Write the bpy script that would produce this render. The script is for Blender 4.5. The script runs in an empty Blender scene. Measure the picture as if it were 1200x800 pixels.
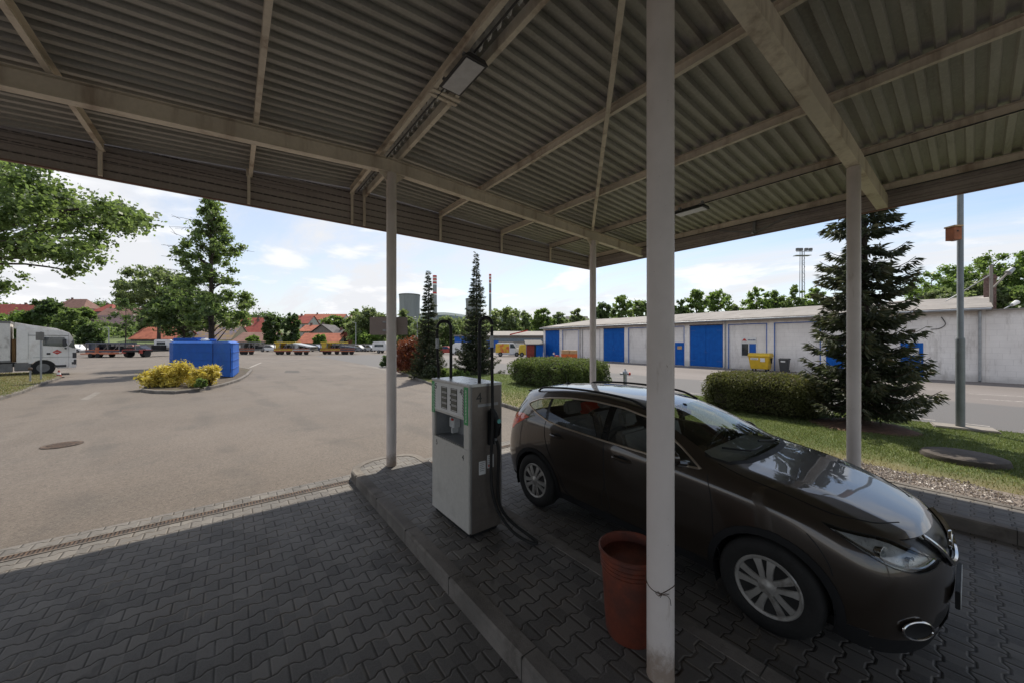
import bpy, bmesh, math, random
import numpy as np
from mathutils import Vector, Matrix
from mathutils.bvhtree import BVHTree
random.seed(7); rng = np.random.default_rng(11)
SC = bpy.context.scene; COL = SC.collection
R = math.radians
# ---------------------------------------------------------------- camera frame helpers
CH = 2.2; FP = 420.0; SA, CA = 0.6143, 0.7891
def cw(X, Z):                       # camera-plane X (right), Z (depth) -> world x,y
    return (CA*X + SA*Z, -SA*X + CA*Z)
def W(px, Z, z=0.0):
    x, y = cw((px-600)/FP*Z, Z); return Vector((x, y, z))
def G(px, py, z=0.0):
    Z = (CH-z)*FP/(py-400); return W(px, Z, z)
def HZ(py, Z): return CH-(py-400)/FP*Z
CAMROT = -math.atan2(SA, CA)        # rotz of an object whose +Y looks along the camera
# ---------------------------------------------------------------- nodes
class N:
    def __init__(s, nt, sock): s.nt, s.s = nt, sock
    def _m(s, op, *o, clamp=False):
        n = s.nt.nodes.new('ShaderNodeMath'); n.operation = op; n.use_clamp = clamp
        for i, a in enumerate((s,)+o):
            if isinstance(a, N): s.nt.links.new(a.s, n.inputs[i])
            else: n.inputs[i].default_value = a
        return N(s.nt, n.outputs[0])
    def __add__(s, o): return s._m('ADD', o)
    def __sub__(s, o): return s._m('SUBTRACT', o)
    def __mul__(s, o): return s._m('MULTIPLY', o)
    def __truediv__(s, o): return s._m('DIVIDE', o)
    def abs(s): return s._m('ABSOLUTE')
    def floor(s): return s._m('FLOOR')
    def round(s): return s._m('ROUND')
    def sin(s): return s._m('SINE')
    def gt(s, o): return s._m('GREATER_THAN', o)
    def lt(s, o): return s._m('LESS_THAN', o)
    def mn(s, o): return s._m('MINIMUM', o)
    def mx(s, o): return s._m('MAXIMUM', o)
    def pw(s, o): return s._m('POWER', o)
    def flo(s, o): return s._m('FLOORED_MODULO', o)
    def sat(s): return s._m('ADD', 0.0, clamp=True)
    def ramp(s, a, b):               # smoothstep a..b -> 0..1
        n = s.nt.nodes.new('ShaderNodeMapRange'); n.interpolation_type = 'SMOOTHSTEP'
        s.nt.links.new(s.s, n.inputs['Value']); n.inputs['From Min'].default_value = a; n.inputs['From Max'].default_value = b
        return N(s.nt, n.outputs['Result'])
class MT:
    def __init__(s, name):
        s.m = bpy.data.materials.new(name); s.m.use_nodes = True; s.nt = s.m.node_tree
        s.b = s.nt.nodes['Principled BSDF']; s.out = s.nt.nodes['Material Output']
        tc = s.nt.nodes.new('ShaderNodeTexCoord'); s.co = tc.outputs['Object']
        s.geo = s.nt.nodes.new('ShaderNodeNewGeometry'); s.pos = s.geo.outputs['Position']
    def xyz(s, sock=None):
        n = s.nt.nodes.new('ShaderNodeSeparateXYZ'); s.nt.links.new(sock or s.pos, n.inputs[0])
        return [N(s.nt, o) for o in n.outputs]
    def noise(s, scale, detail=4, rough=.55, co=None, stretch=None, dist=0):
        n = s.nt.nodes.new('ShaderNodeTexNoise'); n.inputs['Scale'].default_value = scale
        n.inputs['Detail'].default_value = detail; n.inputs['Roughness'].default_value = rough; n.inputs['Distortion'].default_value = dist
        c = co or s.co
        if stretch:
            mp = s.nt.nodes.new('ShaderNodeMapping'); mp.inputs['Scale'].default_value = stretch
            s.nt.links.new(c, mp.inputs[0]); c = mp.outputs[0]
        s.nt.links.new(c, n.inputs['Vector']); return N(s.nt, n.outputs['Fac'])
    def voro(s, scale, feature='F1', co=None, out='Distance'):
        n = s.nt.nodes.new('ShaderNodeTexVoronoi'); n.feature = feature; n.inputs['Scale'].default_value = scale
        s.nt.links.new(co or s.co, n.inputs['Vector']); return N(s.nt, n.outputs[out])
    def white(s, *a):
        n = s.nt.nodes.new('ShaderNodeCombineXYZ')
        for i, q in enumerate(a): s.nt.links.new(q.s, n.inputs[i])
        w = s.nt.nodes.new('ShaderNodeTexWhiteNoise'); w.noise_dimensions = '3D'; s.nt.links.new(n.outputs[0], w.inputs['Vector'])
        return N(s.nt, w.outputs['Value'])
    def attr(s, name):
        n = s.nt.nodes.new('ShaderNodeAttribute'); n.attribute_name = name; return N(s.nt, n.outputs['Fac'])
    def mix(s, f, a, b, mode='MIX'):
        n = s.nt.nodes.new('ShaderNodeMix'); n.data_type = 'RGBA'; n.blend_type = mode
        for i, q in ((0, f), (6, a), (7, b)):
            if isinstance(q, N): s.nt.links.new(q.s, n.inputs[i])
            elif hasattr(q, 'is_linked'): s.nt.links.new(q, n.inputs[i])
            elif i == 0: n.inputs[0].default_value = q
            else: n.inputs[i].default_value = (*q[:3], 1)
        return n.outputs[2]
    def color(s, c):
        if hasattr(c, 'is_linked'): s.nt.links.new(c, s.b.inputs['Base Color'])
        else: s.b.inputs['Base Color'].default_value = (*c, 1)
    def bump(s, h, strength=.3, dist=.01):
        n = s.nt.nodes.new('ShaderNodeBump'); n.inputs['Strength'].default_value = strength; n.inputs['Distance'].default_value = dist
        s.nt.links.new(h.s, n.inputs['Height']); s.nt.links.new(n.outputs[0], s.b.inputs['Normal'])
    def set(s, **k):
        for a, v in k.items():
            i = s.b.inputs[a.replace('_', ' ')]
            if isinstance(v, N): s.nt.links.new(v.s, i)
            else: i.default_value = v
        return s
def gen(name, c, rough=.6, metal=0., var=.18, vs=3., c2=None, c2amt=.5, c2scale=2., bump=.0, bs=60., coat=0., spec=.5, streak=False):
    t = MT(name); a = tuple(x*(1-var) for x in c); b = tuple(min(1, x*(1+var)) for x in c)
    col = t.mix(t.noise(vs).ramp(.3, .7), a, b)
    col = t.mix(t.noise(vs*14, 3).ramp(.25, .75)*.35, col, tuple(x*.72 for x in c))
    if c2:
        n = t.noise(c2scale, 6, .65, stretch=(1, 1, .15) if streak else None)
        col = t.mix(n.ramp(1-c2amt-.12, 1-c2amt+.14), col, c2)
    t.color(col); t.set(Roughness=(t.noise(vs*5)*.25+(rough-.12)).sat(), Metallic=metal)
    t.b.inputs['Coat Weight'].default_value = coat; t.b.inputs['Specular IOR Level'].default_value = spec
    if bump: t.bump(t.noise(bs, 5), bump, .01)
    return t.m
def flat(name, c, rough=.5, metal=0., emit=None):
    return gen(name, c, rough, metal, var=.08, vs=4)
# ---------------------------------------------------------------- mesh builder
class MB:
    def __init__(s): s.v, s.f, s.m, s.mi = [], [], [], 0
    def mat(s, i): s.mi = i; return s
    def add(s, vs, fs):
        o = len(s.v); s.v += [tuple(q) for q in vs]
        for f in fs: s.f.append(tuple(o+i for i in f)); s.m.append(s.mi)
        return s
    def box(s, x0, x1, y0, y1, z0, z1):
        return s.add([(x, y, z) for z in (z0, z1) for y in (y0, y1) for x in (x0, x1)],
                     [(0, 2, 3, 1), (4, 5, 7, 6), (0, 1, 5, 4), (2, 6, 7, 3), (0, 4, 6, 2), (1, 3, 7, 5)])
    def beam(s, p, q, w, h, up=(0, 0, 1)):          # rectangular bar p->q
        p, q = Vector(p), Vector(q); d = (q-p).normalized(); u = Vector(up); r = d.cross(u)
        if r.length < 1e-5: r = d.cross(Vector((0, 1, 0)))
        r.normalize(); u = r.cross(d); vs = []
        for e in (p, q):
            for a, b in ((-1, -1), (1, -1), (1, 1), (-1, 1)): vs.append(e+r*(a*w/2)+u*(b*h/2))
        return s.add(vs, [(3, 2, 1, 0), (4, 5, 6, 7), (0, 1, 5, 4), (1, 2, 6, 5), (2, 3, 7, 6), (3, 0, 4, 7)])
    def tube(s, pts, r, n=8, caps=True):
        pts = [Vector(p) for p in pts]; rs = r if isinstance(r, (list, tuple)) else [r]*len(pts)
        vs, fs = [], []; ref = None
        for i, p in enumerate(pts):
            d = (pts[min(i+1, len(pts)-1)]-pts[max(i-1, 0)]).normalized()
            if ref is None: ref = d.orthogonal().normalized()
            else:
                ref = (ref-d*ref.dot(d))
                ref = ref.normalized() if ref.length > 1e-6 else d.orthogonal().normalized()
            b = d.cross(ref)
            for k in range(n):
                a = 2*math.pi*k/n; vs.append(p+(ref*math.cos(a)+b*math.sin(a))*rs[i])
        for i in range(len(pts)-1):
            for k in range(n): fs.append((i*n+k, i*n+(k+1) % n, (i+1)*n+(k+1) % n, (i+1)*n+k))
        if caps: fs += [tuple(range(n))[::-1], tuple((len(pts)-1)*n+k for k in range(n))]
        return s.add(vs, fs)
    def cyl(s, p, q, r0, r1=None, n=16, caps=True): return s.tube([p, q], [r0, r0 if r1 is None else r1], n, caps)
    def lathe(s, prof, c=(0, 0, 0), n=24, axis='z'):   # prof: (r, h)
        vs, fs = [], []
        for r, h in prof:
            for k in range(n):
                a = 2*math.pi*k/n; u, w = r*math.cos(a), r*math.sin(a)
                vs.append((c[0]+u, c[1]+w, c[2]+h) if axis == 'z' else (c[0]+h, c[1]+u, c[2]+w) if axis == 'x' else (c[0]+w, c[1]+h, c[2]+u))
        for i in range(len(prof)-1):
            for k in range(n): fs.append((i*n+k, i*n+(k+1) % n, (i+1)*n+(k+1) % n, (i+1)*n+k))
        if prof[0][0] > 1e-4: fs.append(tuple(range(n))[::-1])
        if prof[-1][0] > 1e-4: fs.append(tuple((len(prof)-1)*n+k for k in range(n)))
        return s.add(vs, fs)
    def prism(s, poly, a0, a1, axis='y'):            # poly 2D extruded; axis y: (x,z); x: (y,z); z: (x,y)
        n = len(poly)
        def P(p, a): return (p[0], a, p[1]) if axis == 'y' else (a, p[0], p[1]) if axis == 'x' else (p[0], p[1], a)
        return s.add([P(p, a0) for p in poly]+[P(p, a1) for p in poly],
                     [tuple(range(n))[::-1], tuple(range(n, 2*n))]+[(i, (i+1) % n, n+(i+1) % n, n+i) for i in range(n)])
    def poly(s, pts): return s.add(pts, [tuple(range(len(pts)))])
    def blob(s, c, r, n=10, jit=.15):
        vs, fs = [], []; m = n//2+1
        for i in range(m+1):
            for k in range(n):
                th = math.pi*i/m; ph = 2*math.pi*k/n; j = 1+random.uniform(-jit, jit)
                vs.append((c[0]+r[0]*j*math.sin(th)*math.cos(ph), c[1]+r[1]*j*math.sin(th)*math.sin(ph), c[2]+r[2]*j*math.cos(th)))
        for i in range(m):
            for k in range(n): fs.append((i*n+k, (i+1)*n+k, (i+1)*n+(k+1) % n, i*n+(k+1) % n))
        return s.add(vs, fs)
    def build(s, name, mats, parent=None, smooth=False, bevel=0., loc=None, world=False, subs=0):
        me = bpy.data.meshes.new(name); off = Vector((0, 0, 0))
        if world and parent is not None: off = Vector(parent.location)
        elif world and loc is not None: off = Vector(loc)
        me.from_pydata([tuple(Vector(q)-off) for q in s.v] if off.length else s.v, [], s.f)
        if not isinstance(mats, (list, tuple)): mats = [mats]
        for m in mats: me.materials.append(m)
        me.polygons.foreach_set('material_index', s.m)
        bm = bmesh.new(); bm.from_mesh(me); bmesh.ops.recalc_face_normals(bm, faces=bm.faces)
        if bevel:
            es = [e for e in bm.edges if len(e.link_faces) == 2 and e.calc_face_angle(0) > .6]
            bmesh.ops.bevel(bm, geom=es, offset=bevel, segments=2, affect='EDGES', clamp_overlap=True)
        bm.to_mesh(me); bm.free()
        if smooth:
            me.shade_smooth()
            try: me.set_sharp_from_angle(angle=R(38))
            except Exception: pass
        o = bpy.data.objects.new(name, me); COL.objects.link(o)
        if parent is not None: o.parent = parent
        if loc is not None: o.location = loc
        return o
def tag(o, label=None, cat=None, group=None, kind=None):
    if label: o['label'] = label
    if cat: o['category'] = cat
    if group: o['group'] = group
    if kind: o['kind'] = kind
    return o
def thing(name, loc, label, cat, rz=0., group=None):
    o = bpy.data.objects.new(name, None); COL.objects.link(o); o.empty_display_size = .2
    o.location = loc; o.rotation_euler = (0, 0, rz); return tag(o, label, cat, group)
def copy_tree(o, parent=None):
    c = o.copy(); COL.objects.link(c); c.parent = parent
    for ch in list(o.children): copy_tree(ch, c)
    return c
def quads(name, P, rnd, mat, parent=None, loc=None):     # P: (n,k,3) faces of k verts, rnd: per-face value
    n, k = P.shape[:2]; me = bpy.data.meshes.new(name)
    me.vertices.add(n*k); me.vertices.foreach_set('co', P.reshape(-1).astype(np.float32))
    me.loops.add(n*k); me.loops.foreach_set('vertex_index', np.arange(n*k, dtype=np.int32))
    me.polygons.add(n); me.polygons.foreach_set('loop_start', np.arange(0, n*k, k, dtype=np.int32))
    me.polygons.foreach_set('loop_total', np.full(n, k, dtype=np.int32)); me.update(calc_edges=True)
    at = me.attributes.new('rnd', 'FLOAT', 'FACE'); at.data.foreach_set('value', rnd.astype(np.float32))
    me.materials.append(mat); o = bpy.data.objects.new(name, me); COL.objects.link(o)
    if parent is not None: o.parent = parent
    if loc is not None: o.location = loc
    return o
def text_mesh(txt, size, mat, parent, origin, xdir, updir, name='number', depth=.0015):
    cu = bpy.data.curves.new('t', 'FONT'); cu.body = txt; cu.size = size; cu.extrude = depth; cu.align_x = 'CENTER'; cu.align_y = 'CENTER'
    to = bpy.data.objects.new('t', cu); COL.objects.link(to)
    dg = bpy.context.evaluated_depsgraph_get(); me = bpy.data.meshes.new_from_object(to.evaluated_get(dg))
    bpy.data.objects.remove(to); me.name = name; me.materials.clear(); me.materials.append(mat)
    x = Vector(xdir).normalized(); u = Vector(updir).normalized(); z = x.cross(u)
    M = Matrix((x, u, z)).transposed().to_4x4(); M.translation = Vector(origin); me.transform(M)
    o = bpy.data.objects.new(name, me); COL.objects.link(o); o.parent = parent; return o
# ---------------------------------------------------------------- camera, world, sun
cam = bpy.data.cameras.new('Camera'); cam.sensor_width = 36; cam.lens = 36*FP/1200; cam.clip_start = .05; cam.clip_end = 6000
co = bpy.data.objects.new('Camera', cam); COL.objects.link(co); co.location = (0, 0, CH); co.rotation_euler = (R(90), 0, CAMROT); SC.camera = co
SUN_EL = 56.0; SUN_AZ = math.degrees(math.atan2(.69, .72))
wd = bpy.data.worlds.new('World'); SC.world = wd; wd.use_nodes = True; nt = wd.node_tree
bg = nt.nodes['Background']; sky = nt.nodes.new('ShaderNodeTexSky'); sky.sky_type = 'NISHITA'; sky.sun_disc = False
sky.sun_elevation = R(SUN_EL); sky.sun_rotation = R(SUN_AZ); sky.air_density = 1.0; sky.dust_density = 0.9; sky.ozone_density = 1.2
tc = nt.nodes.new('ShaderNodeTexCoord'); sp = nt.nodes.new('ShaderNodeSeparateXYZ'); nt.links.new(tc.outputs['Generated'], sp.inputs[0])
dx, dy, dz = [N(nt, o) for o in sp.outputs]
zz = dz.mx(.0)+.16
cb = nt.nodes.new('ShaderNodeCombineXYZ'); nt.links.new((dx/zz).s, cb.inputs[0]); nt.links.new((dy/zz).s, cb.inputs[1])
def wn(scale, det, rough, off=(0, 0, 0), st=(1, 1, 1), dist=0.):
    mp = nt.nodes.new('ShaderNodeMapping'); mp.inputs['Location'].default_value = off; mp.inputs['Scale'].default_value = st
    mp.inputs['Rotation'].default_value = (0, 0, R(35))
    nt.links.new(cb.outputs[0], mp.inputs[0]); n = nt.nodes.new('ShaderNodeTexNoise'); n.inputs['Scale'].default_value = scale
    n.inputs['Detail'].default_value = det; n.inputs['Roughness'].default_value = rough; n.inputs['Distortion'].default_value = dist
    nt.links.new(mp.outputs[0], n.inputs['Vector']); return N(nt, n.outputs['Fac'])
wisp = wn(.85, 9, .62, st=(1, .36, 1), dist=.5).ramp(.40, .64)*.68
cum = wn(1.5, 8, .55, off=(3.1, 1.7, 0), dist=.2).ramp(.52, .62)
left = (dy*.75-dx*.66+.35).ramp(-.1, .95)            # hazier towards the north-west
hor = N(nt, dz.s).ramp(.42, .0)
fac = (wisp*1.15+left*.30+hor*.28).sat()
mx = nt.nodes.new('ShaderNodeMix'); mx.data_type = 'RGBA'; nt.links.new(fac.s, mx.inputs[0]); nt.links.new(sky.outputs[0], mx.inputs[6]); mx.inputs[7].default_value = (5.35, 5.45, 5.7, 1)
m2 = nt.nodes.new('ShaderNodeMix'); m2.data_type = 'RGBA'; nt.links.new((cum*.75).s, m2.inputs[0]); nt.links.new(mx.outputs[2], m2.inputs[6]); m2.inputs[7].default_value = (6.5, 6.5, 6.6, 1)
nt.links.new(m2.outputs[2], bg.inputs[0]); bg.inputs[1].default_value = .135
sl = bpy.data.lights.new('sun', 'SUN'); sl.energy = 4.3; sl.angle = R(.53); sl.color = (1, .93, .815)
so = bpy.data.objects.new('sun', sl); COL.objects.link(so); ce = math.cos(R(SUN_EL))
sv = Vector((math.sin(R(SUN_AZ))*ce, math.cos(R(SUN_AZ))*ce, math.sin(R(SUN_EL)))); so.rotation_euler = sv.to_track_quat('Z', 'Y').to_euler(); so.location = (10, 10, 30)
SC.view_settings.view_transform = 'Standard'; SC.view_settings.look = 'None'; SC.view_settings.exposure = 0.27; SC.view_settings.gamma = 1
SC.cycles.max_bounces = 8; SC.cycles.diffuse_bounces = 4; SC.cycles.transparent_max_bounces = 12
SC.cycles.use_denoising = True
try: SC.cycles.denoiser = 'OPENIMAGEDENOISE'
except Exception: pass
# ---------------------------------------------------------------- materials
def paver_mat():
    t = MT('interlocking_pavers'); x, y, z = t.xyz(); L, p, A = .2, .1425, .0135
    wob = (t.noise(1.1, 2, co=t.pos)-.5)*.02
    x = x+wob; y = y+wob
    tx = (x/L*1.0).flo(1.0)-.5                         # -.5..5
    T = ((tx.abs()-.25)*13).mx(-1.0).mn(1.0)            # +1 near x=0 mod L, -1 at L/2
    n = (y/p).round(); par = n.flo(2.0); sg = par*-2.0+1.0
    yb = n*p+sg*T*(-A); dyy = y-yb; d1 = dyy.abs()
    row = n-dyy.lt(0.0); off = row.flo(2.0)*(L/2)
    # row r spans boundary r..r+1 ; joints where its own width is largest
    q = (x-off)/L+0.0; col = q.round(); d2 = (x-off-col*L).abs()
    d = d1.mn(d2)+ (t.noise(60, 2, co=t.pos)-.5)*.002
    joint = d.ramp(.0075, .0030); bev = d.ramp(.0, .016)
    rv = t.white(row, col, row)
    c = t.mix(rv, (.085, .077, .070), (.165, .150, .134))
    c = t.mix(t.noise(.55, 5, .6, co=t.pos).ramp(.35, .72)*.55, c, (.070, .065, .061))
    c = t.mix(t.noise(130, 3, co=t.pos).ramp(.3, .7)*.3, c, (.20, .19, .18))
    c = t.mix(t.noise(2.3, 6, .7, co=t.pos).ramp(.60, .74)*.5, c, (.06, .055, .05))
    c = t.mix(t.noise(.9, 4, .7, co=t.pos, dist=1.0).ramp(.60, .66)*.5, c, (.045, .041, .038))
    c = t.mix(t.white(col, row, col).gt(.90)*.4, c, (.19, .175, .155))
    c = t.mix(t.noise(7, 5, .75, co=t.pos).ramp(.62, .74)*.45, c, (.05, .044, .038)); c = t.mix(d.ramp(.022, .008)*t.noise(1.7, 4, .7, co=t.pos).ramp(.45, .62)*.55, c, (.20, .165, .125))
    c = t.mix(joint*t.noise(3, 4, co=t.pos).ramp(.25, .5)*.95, c, (.026, .021, .016)); t.color(c); t.set(Roughness=(t.noise(3, co=t.pos)*.3+.55).sat())
    t.bump(bev*1.0+rv*.25+t.noise(160, 3, co=t.pos)*.12, .8, .008); return t.m
def asphalt_mat():
    t = MT('asphalt'); P = t.pos
    c = t.mix(t.noise(.16, 6, .6, co=P).ramp(.3, .7), (.106, .086, .070), (.146, .119, .097))
    c = t.mix(t.noise(.55, 6, .62, co=P, dist=.6).ramp(.50, .72)*.55, c, (.076, .067, .058))
    c = t.mix(t.noise(.25, 6, .7, co=P, stretch=(1, .16, 1)).ramp(.54, .7)*.5, c, (.182, .155, .130))
    c = t.mix(t.noise(.9, 5, .7, co=P, stretch=(.12, 1, 1)).ramp(.56, .72)*.35, c, (.072, .063, .055))
    g = t.noise(34, 5, .82, co=P); h = t.noise(90, 3, .8, co=P)
    c = t.mix(g.ramp(.52, .66)*.6, c, (.215, .19, .162)); c = t.mix(g.ramp(.49, .36)*.65, c, (.036, .031, .027))
    c = t.mix(h.ramp(.55, .70)*.5, c, (.22, .195, .17)); c = t.mix(h.ramp(.46, .32)*.5, c, (.035, .031, .027))
    c = t.mix(t.noise(6.5, 4, .8, co=P).ramp(.64, .78)*.5, c, (.058, .051, .045))
    c = t.mix(t.noise(2.1, 3, .6, co=P).ramp(.70, .735)*.6, c, (.045, .040, .036))
    x, y, z = t.xyz(); tk = ((x+y*.12+(t.noise(.3, 2, co=P)-.5)*1.4)/1.9).flo(1.0)-.5
    c = t.mix(tk.abs().ramp(.16, .04)*t.noise(.5, 4, co=P).ramp(.42, .6)*.4, c, (.070, .062, .055))
    t.color(c); t.set(Roughness=(t.noise(.5, 4, co=P)*.2+.72).sat()); t.bump(g*.8+h*.6, .6, .008); return t.m
def road_mat():
    t = MT('worn_road'); P = t.pos; x, y, z = t.xyz()
    c = t.mix(t.noise(.22, 6, .6, co=P, stretch=(1, .25, 1)).ramp(.3, .7), (.135, .118, .108), (.185, .163, .151))
    c = t.mix((x+(t.noise(.6, 3, co=P)-.5)*1.2).ramp(21.5, 20.7), c, (.105, .101, .099))
    c = t.mix(t.noise(1.1, 6, .7, co=P).ramp(.55, .7)*.45, c, (.12, .105, .10))
    g = t.noise(120, 2, .7, co=P); c = t.mix(g.ramp(.5, .65)*.35, c, (.12, .10, .09))
    t.color(c); t.set(Roughness=.85); t.bump(g, .4, .006); return t.m
def leaf_mat(name, a, b, c=None, trans=.35, rough=.55):
    t = MT(name); r = t.attr('rnd'); col = t.mix(r, a, b)
    if c: col = t.mix(r.ramp(.8, .98)*.8, col, c)
    col = t.mix(t.noise(1.3, 3, co=t.pos).ramp(.35, .65)*.45, col, tuple(x*.62 for x in a))
    t.color(col); t.set(Roughness=rough-.12); t.b.inputs['Specular IOR Level'].default_value = .5
    tr = t.nt.nodes.new('ShaderNodeBsdfTranslucent'); t.nt.links.new(t.mix(.4, col, (b[0]*1.6, b[1]*1.7, b[2]*.9)), tr.inputs[0])
    ms = t.nt.nodes.new('ShaderNodeMixShader'); ms.inputs[0].default_value = trans
    t.nt.links.new(t.b.outputs[0], ms.inputs[1]); t.nt.links.new(tr.outputs[0], ms.inputs[2]); t.nt.links.new(ms.outputs[0], t.out.inputs[0]); return t.m
def sheet_mat(name, c, dark, lines=None):
    t = MT(name); P = t.pos
    col = t.mix(t.noise(.8, 5, .6, co=P, stretch=(.25, 1.6, 1)).ramp(.3, .7), c, tuple(q*.74 for q in c))
    col = t.mix(t.noise(3.2, 6, .7, co=P, stretch=(.3, 2.2, 1)).ramp(.5, .68)*.6, col, dark)
    col = t.mix(t.noise(26, 4, .7, co=P).ramp(.45, .7)*.25, col, tuple(q*1.35 for q in c))
    if name.startswith('fascia'):
        x, y, z = t.xyz(); q = ((z-4.615-.0)/.135).flo(1.0)-.86
        col = t.mix(q.abs().ramp(.09, .03)*(((x*9).flo(1.0)).lt(.72)*.45+.4), col, (.03, .026, .024))
    if lines:
        x, y, z = t.xyz(); f = ((x+.35)/lines).flo(1.0)-.5
        col = t.mix((f.abs()*lines).ramp(.016, .006), col, (.02, .02, .018))
    t.color(col); t.set(Roughness=.6, Metallic=.15); t.bump(t.noise(8, 4, co=P), .12, .01); return t.m
def wall_mat():
    t = MT('dirty_white_render'); P = t.pos; x, y, z = t.xyz()
    c = t.mix(t.noise(.5, 6, .62, co=P).ramp(.3, .7), (.88, .83, .785), (.74, .69, .65))
    c = t.mix(t.noise(1.4, 7, .75, co=P, stretch=(1, 1, .25)).ramp(.52, .72)*.65, c, (.40, .355, .315))
    by = (z*3.2).flo(1.0); bx = ((y+(z*3.2).floor()*.25)*1.7).flo(1.0)
    c = t.mix((by.lt(.07)).mx(bx.lt(.04))*.22, c, (.42, .38, .35))
    c = t.mix((z+(t.noise(1.5, 5, co=P)-.5)*1.1).ramp(.6, .05)*.5, c, (.36, .33, .30))
    c = t.mix((z+(t.noise(2.2, 6, .7, co=P)-.5)*.5).ramp(3.45, 3.78)*.6, c, (.30, .245, .20)); c = t.mix(t.noise(3.5, 6, .8, co=P, stretch=(1, 1, .12)).ramp(.60, .74)*.45, c, (.33, .28, .24))
    t.color(c); t.set(Roughness=.9); t.bump(t.noise(25, 5, co=P), .4, .01); return t.m
def blue_door_mat():
    t = MT('blue_painted_planks'); P = t.pos; x, y, z = t.xyz()
    c = t.mix(t.noise(3, 5, co=P).ramp(.3, .7), (.003, .088, .38), (.005, .118, .46))
    c = t.mix((y*8.0).flo(1.0).lt(.10)*.6, c, (.006, .03, .15)); c = t.mix(t.noise(9, 5, .8, co=P).ramp(.64, .74)*.4, c, (.06, .13, .30))
    t.color(c); t.set(Roughness=.7); t.b.inputs['Specular IOR Level'].default_value = .25; return t.m
def roofing_mat():
    t = MT('old_flat_roofing'); P = t.pos
    c = t.mix(t.noise(.6, 6, .7, co=P).ramp(.3, .7), (.165, .148, .132), (.245, .222, .20))
    c = t.mix(t.noise(.5, 6, .75, co=P, stretch=(.15, 1, 1)).ramp(.52, .66)*.7, c, (.10, .085, .075))
    c = t.mix(t.noise(.35, 4, .7, co=P, stretch=(.2, .5, 1)).ramp(.60, .66)*.8, c, (.46, .43, .40))
    c = t.mix(t.noise(2.5, 5, .8, co=P).ramp(.62, .7)*.6, c, (.14, .11, .10))
    t.color(c); t.set(Roughness=.8); return t.m
def tile_mat(name, a, b):
    t = MT(name); x, y, z = t.xyz(); r = t.white((x*1.1).floor(), (y*1.1).floor(), (z*2.2).floor())
    c = t.mix(r, a, b); c = t.mix(((z*2.2).flo(1.0)).lt(.22)*.5, c, tuple(q*.5 for q in a)); c = t.mix(t.noise(.5, 5, .7, co=t.pos).ramp(.5, .7)*.4, c, tuple(q*.55 for q in a))
    t.color(c); t.set(Roughness=.85); return t.m
def glass_mat(name, tint=(.05, .06, .06), rough=.01):
    t = MT(name); nt_ = t.nt; tr = nt_.nodes.new('ShaderNodeBsdfTransparent'); tr.inputs[0].default_value = (*tint, 1)
    gl = nt_.nodes.new('ShaderNodeBsdfGlossy'); gl.inputs['Roughness'].default_value = rough; gl.inputs[0].default_value = (.95, .97, 1, 1)
    vd_ = nt_.nodes.new('ShaderNodeVectorMath'); vd_.operation = 'DOT_PRODUCT'; nt_.links.new(t.geo.outputs['Normal'], vd_.inputs[0]); nt_.links.new(t.geo.outputs['Incoming'], vd_.inputs[1])
    cs = N(nt_, vd_.outputs['Value']).abs(); f = ((((cs*-1.0)+1.0).pw(5.0))*.93+.07).sat()
    ms = nt_.nodes.new('ShaderNodeMixShader'); nt_.links.new(f.s, ms.inputs[0]); nt_.links.new(tr.outputs[0], ms.inputs[1]); nt_.links.new(gl.outputs[0], ms.inputs[2])
    nt_.links.new(ms.outputs[0], t.out.inputs[0]); return t.m
def paint_mat(name, c, fl):
    t = MT(name); t.color(t.mix(t.voro(900, out='Distance').ramp(.1, .6), c, fl))
    t.set(Roughness=.30, Metallic=.5, Coat_Weight=1.0, Coat_Roughness=.012, Coat_IOR=1.62); return t.m
def lawn_mat():
    t = MT('lawn_soil'); P = t.pos; x, y, z = t.xyz()
    c = t.mix(t.noise(1.2, 5, .6, co=P).ramp(.3, .7), (.075, .115, .028), (.125, .155, .045))
    dry = (x+(t.noise(.9, 4, co=P)-.5)*2.2).ramp(9.9, 8.3); c = t.mix(dry*.8, c, (.23, .18, .095))
    c = t.mix(t.noise(45, 3, co=P).ramp(.35, .65)*.4, c, (.05, .06, .018)); t.color(c); t.set(Roughness=.95); t.bump(t.noise(60, 4, co=P), .8, .02); return t.m
def bark_mat(name, c):
    t = MT(name); col = t.mix(t.noise(9, 6, .7, stretch=(1, 1, .2)).ramp(.3, .7), c, tuple(q*.4 for q in c)); t.color(col); t.set(Roughness=.95)
    t.bump(t.noise(14, 6, .7, stretch=(1, 1, .2)), .8, .03); return t.m
M = {}
M['paver'] = paver_mat(); M['asphalt'] = asphalt_mat(); M['road'] = road_mat(); M['lawn'] = lawn_mat()
M['kerb'] = gen('kerb_concrete', (.165, .147, .130), .88, var=.25, vs=2.2, c2=(.085, .073, .062), c2amt=.42, c2scale=3, bump=.4, bs=90)
M['concrete'] = gen('pale_concrete', (.26, .235, .205), .88, var=.15, vs=2, c2=(.15, .13, .115), c2amt=.4, bump=.3, bs=70)
M['cream'] = gen('cream_painted_steel', (.76, .68, .56), .5, var=.12, vs=1.3, c2=(.36, .27, .20), c2amt=.40, c2scale=2.6, streak=True, bump=.06)
M['column'] = gen('column_paint', (.66, .60, .56), .48, var=.10, vs=1.6, c2=(.50, .43, .385), c2amt=.38, c2scale=3.2, bump=.08, bs=30)
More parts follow.
